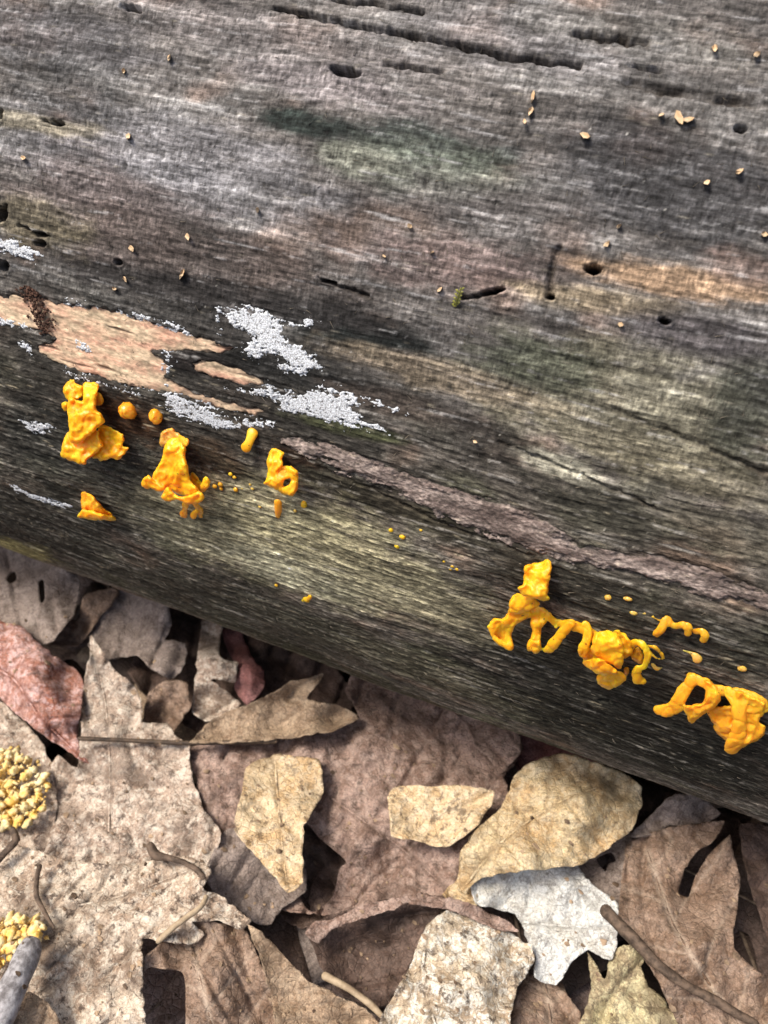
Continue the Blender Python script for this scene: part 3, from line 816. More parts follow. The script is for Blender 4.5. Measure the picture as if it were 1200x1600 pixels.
lobe(f, Z3, [(195, 900), (230, 890), (290, 925), (330, 975), (400, 1030), (440, 1080), (330, 1080), (200, 1060), (200, 1000)], [(230, 920, 1.2), (280, 990, 3.2), (420, 1070, 1.6), (220, 1050, 3)], 2.4, 'a', 21)
lobe(f, Z3, [(172, 1050), (200, 1010), (260, 1015), (330, 1035), (390, 1045), (440, 1078), (400, 1088), (330, 1088), (180, 1072)], [(220, 1050, 4.6), (330, 1065, 4.4), (420, 1080, 2)], 2.2, 'o', 22)
melt(f, [([0], 'lobe', 'a'), ([1], 'lobe', 'o')])


def drop(label, px, py, rx, ry, mat='o', hh=1.0, seed=0, group=None, name='jelly_fungus', lab_cat='fungus'):
    """a single small button: squashed lumpy ball seated in the wood"""
    c = hit(np.array([px]), np.array([py]))[0]; dist = np.linalg.norm(c - CAM); k = dist / FPX
    nrm = np.array([0, c[1], c[2] - ZC]); nrm /= np.linalg.norm(nrm)
    d = ray(px, py); e1 = np.cross(d, nrm)
    ux = RM[:, 0]; ux = ux - nrm * (ux @ nrm); ux /= np.linalg.norm(ux); uy = np.cross(nrm, ux)
    V = []; F = []; nu, nv_ = 14, 9
    for i in range(nv_):
        a = math.pi * (i + 0.5) / nv_ - math.pi / 2
        for j in range(nu):
            b = 2 * math.pi * j / nu
            lump = 1 + 0.16 * float(pn(math.cos(b) * 1.3 + seed * 5.1, math.sin(b) * 1.3 + a, 90 + seed)) * 1.5
            V.append(ux * (math.cos(a) * math.cos(b) * rx * k * lump) + uy * (math.cos(a) * math.sin(b) * ry * k * lump)
                     + nrm * (math.sin(a) * (rx + ry) * 0.5 * k * hh * lump + 0.35 * (rx + ry) * 0.5 * k * hh))
    for i in range(nv_ - 1):
        for j in range(nu):
            F.append((i * nu + j, i * nu + (j + 1) % nu, (i + 1) * nu + (j + 1) % nu, (i + 1) * nu + j))
    F.append(tuple(range(nu - 1, -1, -1))); F.append(tuple((nv_ - 1) * nu + j for j in range(nu)))
    o = mesh_obj(name, c + np.array(V), F, MATS[mat], origin=c)
    return tag(o, label, lab_cat, group or 'orange jelly fungi on the log')


drop('round glossy amber jelly button with a wet top, beside the ruffled fungus', 202, 640, 13, 13, 'a', 0.9, 1)
drop('small oval amber jelly button touching the white crust', 246, 650, 9.5, 12, 'a', 0.9, 2)


def stalk_thing(label, zoom, pts, mat, seed, group=None):
    V, F = stalk(None, zoom, pts, mat, seed, mesh_only=True)
    ox, oy, sc = zoom; c = hit(np.array([pts[0][0] * sc + ox]), np.array([pts[0][1] * sc + oy]))[0]
    o = mesh_obj('jelly_fungus', V, F, MATS[mat], origin=c)
    return tag(o, label, 'fungus', group or 'orange jelly fungi on the log')


stalk_thing('little yellow-orange bent peg fungus just under the white crust', Z4, [(205, 135, 30, 0.4), (190, 175, 26, 1.6), (180, 200, 28, 2.2), (168, 222, 34, 2.4)], 'o', 3)
f = fungus('orange jelly fungus curled into a ring with a small hole', Z4, 340, 250)
lobe(f, Z4, [(300, 235), (335, 222), (395, 255), (378, 290), (385, 320), (360, 380), (365, 430), (350, 470), (300, 455), (262, 435), (285, 390), (285, 310)], [(340, 240, 1.2), (330, 340, 3.5), (300, 440, 5)], 2.4, seed=24)
lobe(f, Z4, [(360, 330), (430, 330), (470, 360), (478, 430), (462, 480), (445, 512), (405, 510), (350, 475), (340, 430), (345, 380)], [(400, 340, 2.5), (470, 400, 3.5), (420, 495, 5), (360, 440, 4.6)], 2.2, seed=25, hole=[(384, 447), (394, 415), (426, 404), (418, 438)])
melt(f, [([0, 1], 'lobe', 'o')])
stalk_thing('tiny orange club fungus below the ring-shaped one', Z4, [(355, 545, 28, 1.6), (356, 590, 24, 1.2), (352, 626, 15, 0.6)], 'a', 5)
drop('tiny lone orange cube-like fungus right of the little club', 476, 787, 5, 6.5, 'o', 0.9, 6)
f = fungus('tiny forked orange fungus alone on the pale lower wood', Z4, 525, 1112)
stalk(f, Z4, [(500, 1122, 12, 0.5), (515, 1112, 20, 0.8), (528, 1108, 16, 0.8), (542, 1095, 15, 1.4)], 'o', 7, 'lobe'); stalk(f, Z4, [(498, 1108, 9, 0.4), (512, 1118, 12, 0.8), (530, 1122, 12, 0.5)], 'a', 8, 'lobe')
melt(f, [([0, 1], 'lobe', 'o')])
for k, (a, b, r, m) in enumerate([(77, 377, 14, 'o'), (100, 395, 12, 'a'), (18, 436, 17, 'a'), (22, 462, 12, 'a'), (108, 467, 15, 'a'), (190, 438, 9, 'p'), (205, 462, 11, 'p'), (250, 568, 11, 'p'), (-15, 448, 15, 'a'), (455, 592, 11, 'p'), (145, 460, 9, 'p')]):
    drop('tiny orange speck of fungus scattered beside the flared-dress fungus', Z4[0] + a * Z4[2], Z4[1] + b * Z4[2], r * Z4[2], r * Z4[2] * (0.8 + 0.05 * (k % 5)), m, 0.7, 30 + k, 'specks of young fungus')
for k, (a, b, r) in enumerate([(611, 828, 4), (629, 838, 5), (621, 853, 4.2), (694, 877, 2.6), (707, 884, 3.2), (714, 889, 3), (704, 889, 2.4), (432, 914, 3), (658, 828, 2.6)]):
    drop('tiny yellow speck of fungus on bare wood under the bark strip', a, b, r, r * 0.9, 'o' if k < 3 else 'a', 0.7, 50 + k, 'specks of young fungus')
f = fungus('long chain of orange jelly lobes and legs under the bark strip end', Z5, 800, 500)
stalk(f, Z5, [(640, 740, 70, 2), (760, 760, 62, 2), (850, 815, 55, 2), (930, 890, 52, 1.6), (1030, 910, 50, 1.6), (1120, 905, 50, 2)], 'a', 41, 'stem')
stalk(f, Z5, [(900, 880, 40, 1.5), (945, 950, 34, 2.2)], 'a', 42, 'knob')
lobe(f, Z5, [(350, 740), (430, 770), (580, 730), (660, 760), (620, 850), (480, 920), (390, 1050), (400, 1110), (435, 1215), (390, 1250), (300, 1230), (170, 1140), (140, 1040), (85, 950), (130, 870), (210, 845), (300, 830)], [(500, 800, 2.6), (330, 900, 3.4), (200, 900, 3.2), (380, 1220, 4), (150, 1000, 4), (260, 1050, 2)], 2.4, 'o', 43)
stalk(f, Z5, [(105, 950, 26, 4.6), (170, 1080, 34, 5.2), (280, 1170, 38, 5.4), (385, 1222, 36, 5)], 'o', 44, 'rim')
lobe(f, Z5, [(640, 790), (760, 780), (840, 880), (780, 970), (775, 1150), (760, 1270), (690, 1290), (580, 1250), (590, 1160), (650, 1050), (636, 930)], [(720, 810, 1.5), (710, 950, 3), (670, 1200, 5)], 2.4, 'o', 45, 'leg')
lobe(f, Z5, [(375, 610), (450, 530), (540, 540), (660, 580), (745, 640), (755, 700), (640, 770), (430, 805), (345, 765)], [(450, 570, 3), (560, 680, 4.6), (420, 770, 4.4), (740, 690, 3.5)], 2.6, 'o', 46)
lobe(f, Z5, [(555, 205), (640, 160), (760, 140), (840, 95), (900, 150), (890, 330), (860, 470), (845, 565), (885, 590), (860, 630), (780, 642), (660, 605), (540, 565), (462, 490), (480, 440), (530, 420)], [(740, 150, 0.8), (600, 300, 3.2), (800, 350, 4.2), (500, 480, 6.2), (680, 570, 6.8), (850, 610, 5)], 2.4, 'o', 47)
stalk(f, Z5, [(1140, 905, 62, 2.5), (1080, 980, 66, 3), (980, 1090, 66, 4), (890, 1200, 74, 4.6), (845, 1255, 66, 4.6)], 'o', 48, 'leg')
stalk(f, Z6, [(300, 240, 44, 2), (325, 330, 44, 3), (305, 420, 50, 4.2), (275, 500, 58, 5), (270, 560, 44, 5)], 'o', 49, 'leg')
stalk(f, Z6, [(150, 240, 55, 2), (230, 270, 60, 1.5), (340, 330, 50, 1.5), (420, 360, 60, 1.5)], 'a', 50, 'stem')
lobe(f, Z6, [(580, 300), (650, 288), (720, 335), (772, 420), (790, 520), (720, 600), (650, 560), (640, 400)], [(680, 330, 1.5), (740, 450, 2.4), (700, 560, 3)], 2.4, 'o', 51)
lobe(f, Z6, [(250, 560), (330, 470), (420, 560), (420, 640), (280, 640)], [(330, 560, 2.6)], 2.4, 'a', 52)
lobe(f, Z6, [(760, 550), (850, 470), (915, 560), (890, 655), (800, 615)], [(840, 560, 0.9)], 1.8, 'a', 53)
lobe(f, Z6, [(690, 700), (740, 670), (760, 700), (738, 795), (690, 760)], [(720, 730, 1.2)], 2.0, 'a', 54)
lobe(f, Z6, [(400, 330), (510, 292), (600, 310), (690, 420), (706, 560), (670, 710), (560, 660), (430, 610), (355, 490), (370, 410)], [(500, 310, 3), (530, 450, 7.2), (650, 600, 6.6), (400, 500, 5.6)], 2.8, 'o', 55)
lobe(f, Z6, [(420, 770), (520, 720), (660, 720), (732, 790), (700, 850), (620, 890), (560, 915), (490, 910), (415, 845)], [(560, 750, 6.4), (520, 890, 5.6), (700, 800, 5.4)], 3.0, 'o', 56)
lobe(f, Z6, [(268, 615), (400, 585), (510, 610), (600, 690), (660, 750), (560, 770), (440, 772), (340, 700), (250, 640)], [(300, 630, 6.4), (450, 670, 8.6), (620, 740, 7.8)], 2.4, 'o', 57)
stalk(f, Z6, [(720, 540, 52, 1.5), (760, 460, 50, 2), (830, 425, 44, 2.6), (900, 450, 44, 3.4), (945, 530, 44, 4), (940, 610, 36, 4.2), (905, 690, 34, 4.4)], 'o', 58, 'leg')
stalk(f, Z6, [(850, 690, 40, 4.6), (825, 760, 46, 4.6), (850, 820, 52, 4.4), (900, 835, 40, 4)], 'o', 59, 'foot')
stalk(f, Z6, [(950, 470, 30, 1.2), (1010, 470, 28, 2), (1070, 520, 24, 2), (1110, 590, 26, 2)], 'a', 60, 'stalk')
stalk(f, Z6, [(960, 500, 20, 1.0), (1000, 560, 16, 1.4), (1050, 590, 16, 1.8), (1100, 598, 20, 2)], 'a', 61, 'stalk')
stalk(f, Z6, [(1000, 660, 30, 0.2), (1040, 700, 34, 0.6), (1090, 690, 24, 0.3)], 'p', 62, 'stalk')
melt(f, [([0, 1, 2, 3, 4, 7], 'leg', 'o'), ([5], 'lobe', 'o'), ([6], 'lobe', 'o'), ([8, 9], 'leg', 'o'), ([10, 11, 14], 'lobe', 'o'), ([12], 'lobe', 'a'), ([13], 'lobe', 'a'), ([15], 'lobe', 'o'), ([16], 'rim', 'o'), ([17, 18], 'leg', 'o'), ([19, 20], 'ring', 'a'), ([21], 'stalk', 'p')])
f = fungus('short chain of three small knobbly pale orange fungus fingers', Z7, 450, 260)
stalk(f, Z7, [(410, 250, 46, 1.2), (385, 290, 44, 2), (355, 330, 36, 2.4), (330, 358, 34, 2.2)], 'a', 71, 'lobe')
stalk(f, Z7, [(300, 220, 16, 0.4), (350, 245, 14, 0.6), (410, 250, 26, 1.2), (470, 290, 30, 1.2), (540, 280, 32, 2), (580, 310, 30, 2.2), (570, 350, 26, 2)], 'a', 72, 'lobe')
melt(f, [([0, 1], 'lobe', 'a')])
stalk_thing('small comma-shaped orange fungus beside the short knobbly chain', Z7, [(630, 335, 24, 0.6), (680, 335, 28, 1.6), (710, 365, 30, 2), (695, 402, 30, 1.8)], 'a', 73)
stalk_thing('dull orange drop-shaped fungus with a thin tail below the comma-shaped one', Z7, [(540, 482, 5, 0.2), (595, 500, 10, 0.3), (630, 525, 26, 0.8), (648, 550, 36, 1.0)], 'p', 74)
for k, (a, b, rx, ry, m) in enumerate([(1160, 1044, 6, 5, 'p'), (990, 957, 6.5, 4, 'p'), (1007, 958, 3, 2.4, 'p'), (950, 933, 5.5, 5, 'p'), (981, 935, 7, 3.5, 'p')]):
    drop('tiny pale amber bump of fungus on dark wood near the knobbly chain', a, b, rx, ry, m, 0.6, 80 + k, 'specks of young fungus')
f = fungus('arching orange jelly fungus with thick legs and dark hollows, lowest on the log', Z7, 750, 760)
stalk(f, Z7, [(600, 690, 34, 1.2), (700, 730, 44, 2), (790, 790, 44, 2), (880, 800, 44, 2), (1000, 840, 60, 2.4), (1120, 880, 60, 2.4), (1165, 930, 45, 2.4)], 'a', 91, 'stem')
lobe(f, Z7, [(720, 940), (830, 910), (960, 930), (1040, 1050), (940, 1190), (860, 1180), (790, 1110)], [(800, 960, 2), (900, 1100, 3.6), (960, 1000, 2.4)], 2.2, 'a', 92)
lobe(f, Z7, [(950, 790), (1050, 820), (1170, 880), (1176, 970), (1130, 1030), (1185, 1080), (1140, 1170), (1020, 1240), (940, 1260), (930, 1100), (940, 930)], [(1050, 850, 2.4), (1150, 940, 2.8), (1020, 1040, 3.2), (1140, 1130, 3.6), (980, 1220, 5.6)], 2.6, 'a', 93)
stalk(f, Z7, [(620, 705, 46, 1.6), (560, 770, 50, 3), (515, 850, 52, 4.4), (470, 925, 56, 5), (410, 955, 58, 5.2), (350, 950, 42, 5)], 'o', 94, 'leg')
lobe(f, Z7, [(690, 705), (780, 740), (835, 830), (815, 900), (730, 970), (640, 1025), (592, 1055), (562, 1000), (540, 915), (620, 900), (690, 880), (712, 800)], [(740, 740, 2.4), (770, 850, 4.6), (600, 950, 5.4), (600, 1040, 5.2)], 3.2, 'o', 95, 'leg')
stalk(f, Z7, [(900, 800, 44, 2.4), (960, 900, 52, 4), (985, 1030, 46, 5.4), (955, 1160, 54, 6.2), (915, 1250, 58, 6.2)], 'o', 96, 'leg')
melt(f, [([0, 3, 4], 'leg', 'd'), ([1], 'lobe', 'a'), ([2, 5], 'lobe', 'd')])

# ------------------------------------------------------------------ dead leaves
LEAFN = [0]


def vein_field(P, mid, sp, slope=0.8):
    """0..1 field of a midrib and its side veins, pixels"""
    mid = np.asarray(mid, float); best = np.full(len(P), 1e9); tt = np.zeros(len(P)); sd_ = np.zeros(len(P)); acc = 0
    for i in range(len(mid) - 1):
        a, b = mid[i], mid[i + 1]; ab = b - a; L = np.linalg.norm(ab)
        t = np.clip(((P - a) @ ab) / (L * L), 0, 1); q = P - (a + t[:, None] * ab); d = np.sqrt((q * q).sum(1))
        k = d < best
        best[k] = d[k]; tt[k] = acc + t[k] * L; sd_[k] = np.sign(ab[0] * q[k, 1] - ab[1] * q[k, 0]); acc += L
    w = tt - slope * best + 4 * pn(P[:, 0] / 40, P[:, 1] / 40, 99) + np.where(sd_ > 0, sp * 0.4, 0)
    fr = np.abs((w / sp + 0.5) % 1.0 - 0.5) * sp
    side = np.exp(-(fr / 3.0) ** 2) * np.clip(1 - best / 230, 0.0, 1)
    return np.maximum(side * 0.7, np.exp(-(best / 4.0) ** 2)), best


def leaf(label, outline, z, mat, ctrl=None, mid=None, amp=2.0, rag=1.6, holes=(), seed=None, vsp=46, petiole=None, sp=3.8, wl=70, curl=0.0, name='dead_leaf', group='dead leaves of the litter', pet_r=4.0, smooth=True):
    """one dead leaf: outline in photo pixels, height z in mm above the soil (or control points)"""
    LEAFN[0] += 1; seed = LEAFN[0] if seed is None else seed
    O = catmull(outline, 3.2, True, 0.4) if smooth else np.asarray(outline, float)
    n = len(O); a = np.arange(n)
    j = rag * np.stack([pn(a * 0.31, a * 0 + 0.5, seed + 11), pn(a * 0.31, a * 0 + 7.5, seed + 12)], -1) + 0.7 * rag * np.stack([pn(a * 0.11, a * 0 + 3.5, seed + 13), pn(a * 0.11, a * 0 + 9.5, seed + 14)], -1) * 2
    bite = np.clip(pn(a * 0.23, a * 0 + 5.5, seed + 15) - 0.35, 0, 1) * 7.0 * (rag / 1.6)
    cen_ = O.mean(0); O = O + j - (O - cen_) / (np.linalg.norm(O - cen_, axis=1, keepdims=True) + 1e-6) * bite[:, None]
    HL = [catmull(hh, 4.0) for hh in holes]
    P, T, d = tri2d(O, HL, sp, 0.3, seed)
    zz = idw(P, ctrl) if ctrl else np.full(len(P), float(z))
    ang = seed * 1.9; cr_u = P[:, 0] * math.cos(ang) + P[:, 1] * math.sin(ang); cr_v = P[:, 1] * math.cos(ang) - P[:, 0] * math.sin(ang)
    zz = zz + 1.9 * amp * fbm(P[:, 0] / wl, P[:, 1] / wl, 2, seed + 20) + 0.35 * amp * pn(P[:, 0] / 17, P[:, 1] / 17, seed + 21) - 1.5 * amp * np.exp(-np.abs(pn(cr_u / 260, cr_v / 46, seed + 22)) * 8) * np.clip(0.5 + pn(P[:, 0] / 90, P[:, 1] / 90, seed + 24), 0, 1) + 1.2 * np.exp(-d / 7) * pn(P[:, 0] / 25, P[:, 1] / 25, seed + 23)
    zz = zz + curl * np.exp(-d / 22) + 2.6 * np.exp(-d / 11) * np.clip(0.3 + pn(P[:, 0] / 45, P[:, 1] / 45, seed + 25), -0.3, 1)
    vv = np.zeros(len(P))
    if mid is not None:
        vv, best = vein_field(P, catmull(mid, 25, False), vsp)
        zz = zz - 0.9 * vv + 0.9 * np.exp(-best / 60)
    top = grd(P[:, 0], P[:, 1], zz * 0.001); bot = top - np.array([0, 0, 0.00028]); m = len(P)
    re = rim_edges(T)
    F = T.tolist() + (T[:, ::-1] + m).tolist()
    F = [tuple(q) for q in F]
    # image y points down, so flip to face up
    F = [q[::-1] for q in F] + [(a_, b_, b_ + m, a_ + m) for a_, b_ in re]
    root = empty(name, np.array([top[:, 0].mean(), top[:, 1].mean(), top[:, 2].min()]))
    tag(root, label, 'leaf', group)
    mesh_obj('blade', np.concatenate([top, bot]), F, mat, root, {'vein': np.concatenate([vv, vv])}, origin=root.location)
    if mid is not None:
        q = catmull(mid, 8, False); zc = zz[np.argmin(((q[:, None] - P[None]) ** 2).sum(-1), 1)]
        zc = np.convolve(np.pad(zc, 2, 'edge'), np.ones(5) / 5, 'valid')
        C = grd(q[:, 0], q[:, 1], zc * 0.001 - 0.0001); rr = np.linspace(0.0007, 0.00025, len(C))
        V, F2 = tube_mesh(C, rr, 7, 0.8, seed, 0.15)
        mesh_obj('midrib', V, F2, mat, root, origin=root.location)
    if petiole is not None:
        q = catmull(np.asarray(petiole, float), 8, False)
        C = grd(q[:, 0], q[:, 1], q[:, 2] * 0.001); dist = np.linalg.norm(C - CAM, axis=1)
        V, F2 = tube_mesh(C, pet_r * dist / FPX * np.linspace(1.0, 0.7, len(C)), 8, 1, seed, 0.2)
        mesh_obj('petiole', V, F2, PETM, root, origin=root.location)
    return root


RIBM = plain_material('leaf_rib', (0.10, 0.07, 0.05), (0.26, 0.19, 0.13), 400, 0.7)
PETM = plain_material('leaf_petiole', (0.035, 0.025, 0.018), (0.11, 0.075, 0.05), 400, 0.6)
M_pale = leaf_material('leaf_pale_speckled', (0.30, 0.215, 0.16), (0.48, 0.38, 0.30), pale=(0.66, 0.585, 0.49), seed=1, speck=0.55)
M_pale2 = leaf_material('leaf_pale_speckled_b', (0.31, 0.22, 0.155), (0.50, 0.405, 0.31), pale=(0.70, 0.63, 0.52), seed=2, speck=0.65)
M_mauve = leaf_material('leaf_mauve', (0.19, 0.118, 0.088), (0.35, 0.245, 0.20), pale=(0.46, 0.355, 0.30), seed=3, speck=0.5, palefac=0.5)
M_tan = leaf_material('leaf_tan', (0.22, 0.145, 0.09), (0.37, 0.27, 0.18), pale=(0.48, 0.38, 0.27), seed=4, speck=0.3, palefac=0.4)
M_brown = leaf_material('leaf_brown', (0.165, 0.102, 0.066), (0.29, 0.20, 0.145), pale=(0.38, 0.29, 0.225), seed=5, speck=0.45, palefac=0.4, vein=(0.50, 0.40, 0.31), veinfac=0.75)
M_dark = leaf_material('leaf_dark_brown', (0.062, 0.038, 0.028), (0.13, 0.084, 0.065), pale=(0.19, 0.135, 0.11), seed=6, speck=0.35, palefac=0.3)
M_red = leaf_material('leaf_red_pink', (0.34, 0.13, 0.08), (0.45, 0.25, 0.20), pale=(0.66, 0.47, 0.45), seed=7, speck=0.4, palefac=0.85, vein=(0.16, 0.05, 0.03), veinfac=0.9)
M_ochre = leaf_material('leaf_ochre', (0.46, 0.31, 0.155), (0.56, 0.44, 0.26), pale=(0.66, 0.58, 0.42), seed=8, speck=0.3, palefac=0.5)
M_yellow = leaf_material('leaf_yellow_tan', (0.52, 0.35, 0.18), (0.62, 0.48, 0.30), pale=(0.70, 0.60, 0.44), seed=9, speck=0.5, palefac=0.6)
M_white = leaf_material('leaf_bleached', (0.50, 0.48, 0.43), (0.64, 0.645, 0.62), pale=(0.68, 0.69, 0.67), seed=10, speck=0.35, palefac=0.8)
M_grey = leaf_material('leaf_grey_brown', (0.17, 0.130, 0.108), (0.275, 0.22, 0.19), pale=(0.38, 0.32, 0.285), seed=11, speck=0.35, palefac=0.5)
M_patchy = leaf_material('leaf_patchy', (0.36, 0.27, 0.18), (0.52, 0.43, 0.31), pale=(0.74, 0.72, 0.64), seed=12, speck=0.6, palefac=0.95)
M_lich = leaf_material('leaf_yellow_lichen', (0.30, 0.235, 0.14), (0.46, 0.39, 0.22), pale=(0.60, 0.54, 0.33), seed=13, speck=0.5, palefac=0.8)
M_rose = leaf_material('leaf_dusky_rose', (0.25, 0.105, 0.095), (0.34, 0.17, 0.16), seed=14, speck=0.2)

L = leaf
# lowest layer first
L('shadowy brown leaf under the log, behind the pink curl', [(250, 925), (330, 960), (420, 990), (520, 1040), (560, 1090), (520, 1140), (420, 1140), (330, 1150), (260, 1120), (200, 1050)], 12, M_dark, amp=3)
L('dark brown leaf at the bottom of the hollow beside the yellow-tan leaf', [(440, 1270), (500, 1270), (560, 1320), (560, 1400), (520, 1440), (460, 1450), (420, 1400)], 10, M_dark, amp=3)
L('brown leaf wedged in the hollow beside the yellow-tan leaf', [(490, 1372), (520, 1345), (545, 1350), (540, 1400), (500, 1430), (482, 1420)], None, M_dark, ctrl=[(500, 1340, 4), (520, 1420, 12)])  # dark leaf colour stands in for the deep shade of the hollow
L('grey-brown leaf in the upper corner, tucked under the log', [(-90, 800), (0, 840), (60, 868), (126, 905), (118, 955), (85, 1000), (62, 1008), (0, 985), (-90, 960)], None, M_grey, ctrl=[(0, 860, 22), (120, 910, 30), (70, 1000, 36), (-80, 900, 26)], holes=[[(10, 905), (22, 892), (26, 905), (16, 912)], [(60, 910), (68, 906), (70, 935), (64, 942)]], curl=2)
L('dark folded leaf strip between the grey-brown and the lobed leaf', [(132, 930), (180, 918), (186, 930), (150, 975), (120, 1010), (80, 1010), (96, 975), (125, 965)], None, M_brown, ctrl=[(160, 925, 30), (100, 1005, 22)])
L('grey round-lobed leaf just below the log, beside the pale pointed tip', [(140, 985), (165, 945), (190, 915), (262, 940), (268, 975), (258, 1000), (290, 1005), (288, 1040), (268, 1062), (235, 1045), (215, 1025), (180, 1030), (150, 1030), (138, 1010)], None, M_grey, ctrl=[(200, 930, 24), (260, 960, 34), (160, 1020, 22), (275, 1050, 28)], amp=3, curl=2)
L('small brown leaf fold below the grey round-lobed leaf', [(222, 1130), (232, 1080), (262, 1062), (292, 1066), (298, 1105), (272, 1142), (240, 1145)], None, M_brown, ctrl=[(240, 1075, 32), (290, 1090, 26), (250, 1135, 18)], amp=3)
L('narrow pale leaf strip standing between dark gaps under the log', [(318, 965), (346, 972), (344, 1025), (372, 1036), (366, 1066), (342, 1062), (330, 1062), (376, 1100), (352, 1124), (322, 1128), (300, 1112), (306, 1040)], None, M_pale, ctrl=[(330, 980, 18), (340, 1040, 36), (340, 1115, 22)], amp=3)
L('dusky rose curl of leaf under the log', [(348, 980), (376, 985), (384, 1010), (400, 1036), (414, 1048), (412, 1076), (388, 1102), (366, 1078), (374, 1046), (356, 1020)], None, M_rose, ctrl=[(360, 990, 20), (395, 1060, 38), (370, 1080, 28)], amp=2, curl=-6)
L('reddish brown leaf showing between the log and the ochre leaf', [(780, 1130), (900, 1170), (960, 1210), (880, 1230), (815, 1215), (800, 1180)], 18, M_rose, amp=2)
L('big mauve-brown leaf in the middle, its upper edge under the log', [(296, 1168), (400, 1158), (520, 1140), (560, 1115), (540, 1080), (560, 1040), (640, 1070), (720, 1100), (806, 1135), (818, 1170), (800, 1200), (790, 1215), (800, 1260), (770, 1330), (740, 1380), (700, 1400), (600, 1415), (500, 1430), (440, 1420), (470, 1360), (480, 1290), (420, 1300), (345, 1300), (318, 1262)], None, M_mauve, ctrl=[(320, 1180, 30), (560, 1160, 30), (600, 1060, 20), (800, 1150, 26), (560, 1290, 26), (700, 1260, 32), (650, 1390, 22), (500, 1400, 16)], mid=[(560, 1190), (480, 1220), (620, 1320), (700, 1390)][1:], amp=3.5, vsp=60, holes=[[(476, 1290), (500, 1310), (540, 1345), (530, 1358), (520, 1400), (490, 1425), (470, 1400)]], wl=110)
L('thin mauve leaf with a dark torn edge line beside the log', [(700, 1095), (760, 1115), (806, 1140), (815, 1168), (802, 1192), (780, 1212), (765, 1185), (745, 1165), (722, 1130)], None, M_mauve, ctrl=[(720, 1110, 29), (800, 1180, 36), (770, 1200, 37)], amp=1, rag=2.6)
L('olive tan leaf flap with a curled pale top edge, long dark stem at its side', [(296, 1160), (330, 1125), (372, 1105), (420, 1085), (455, 1065), (505, 1052), (492, 1075), (480, 1092), (510, 1098), (545, 1110), (560, 1122), (520, 1142), (430, 1156), (350, 1162)], None, M_tan, ctrl=[(310, 1150, 36), (440, 1078, 46), (500, 1060, 48), (430, 1148, 36), (550, 1120, 34)], amp=2, curl=4, petiole=[(430, 1158, 38), (300, 1161, 37), (200, 1157, 39), (124, 1154, 42)], pet_r=4.0)
L('pale speckled leaf with a tall pointed tip, under the long dark stem', [(143, 992), (156, 1012), (180, 1045), (214, 1075), (224, 1110), (222, 1128), (262, 1130), (274, 1148), (295, 1168), (298, 1200), (318, 1262), (345, 1300), (335, 1340), (318, 1365), (260, 1400), (140, 1420), (60, 1400), (70, 1330), (90, 1260), (75, 1210), (90, 1180), (120, 1200), (126, 1150), (128, 1090), (136, 1040)], None, M_pale, ctrl=[(145, 1000, 44), (175, 1100, 34), (210, 1130, 33), (100, 1230, 26), (280, 1250, 34), (200, 1300, 30), (200, 1400, 24)], mid=[(170, 1300), (172, 1200), (165, 1100), (146, 1010)], amp=2.2, curl=1.5, vsp=70)
L('reddish pink curled leaf with dark branching veins at the side', [(-70, 950), (0, 968), (36, 980), (80, 1022), (118, 1045), (130, 1062), (127, 1110), (122, 1160), (142, 1198), (118, 1182), (70, 1150), (28, 1118), (0, 1092), (-70, 1060)], None, M_red, ctrl=[(0, 975, 44), (120, 1055, 38), (60, 1070, 50), (0, 1080, 36), (130, 1185, 34), (-60, 1000, 40)], mid=[(-60, 1020), (20, 1060), (62, 1120), (135, 1190)], amp=2.5, vsp=34, curl=-4, sp=2.8)
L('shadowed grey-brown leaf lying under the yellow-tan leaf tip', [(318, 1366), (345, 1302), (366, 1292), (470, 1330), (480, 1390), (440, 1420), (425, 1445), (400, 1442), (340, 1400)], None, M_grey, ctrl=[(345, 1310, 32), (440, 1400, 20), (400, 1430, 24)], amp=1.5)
L('yellow-tan leaf ending in a sharp folded tip beside the dark hollow', [(385, 1198), (430, 1178), (498, 1188), (506, 1238), (480, 1280), (472, 1330), (474, 1376), (450, 1396), (410, 1348), (364, 1296), (378, 1240)], None, M_yellow, ctrl=[(440, 1190, 33), (500, 1220, 34), (370, 1290, 42), (450, 1385, 46), (470, 1300, 44)], mid=[(430, 1190), (436, 1270), (448, 1380)], amp=1.5, vsp=50)
L('small pale tan leaf fragment beside the ochre leaf', [(606, 1242), (618, 1230), (660, 1228), (720, 1226), (772, 1236), (768, 1258), (748, 1288), (722, 1310), (692, 1324), (645, 1312), (612, 1306)], None, M_yellow, ctrl=[(615, 1240, 40), (700, 1240, 44), (690, 1315, 40), (760, 1245, 46)], amp=2, curl=2)
L('bleached bluish-white leaf under the ochre leaf', [(735, 1370), (820, 1345), (895, 1345), (930, 1384), (966, 1410), (962, 1480), (950, 1502), (920, 1485), (896, 1500), (870, 1538), (836, 1530), (834, 1490), (806, 1430), (745, 1412)], None, M_white, ctrl=[(760, 1380, 34), (890, 1360, 38), (950, 1450, 36), (850, 1520, 26), (800, 1430, 28)], amp=2, rag=2.2, mid=[(815, 1440), (870, 1446), (950, 1450)], vsp=60)
L('torn grey leaf scrap between the bleached and the lobed oak leaf', [(890, 1340), (925, 1320), (985, 1300), (985, 1360), (975, 1430), (960, 1425), (930, 1385), (905, 1370)], None, M_grey, ctrl=[(900, 1350, 26), (980, 1320, 32), (965, 1420, 34)], amp=2, rag=2.5, holes=[[(932, 1342), (955, 1332), (962, 1345), (950, 1350), (946, 1362)]])
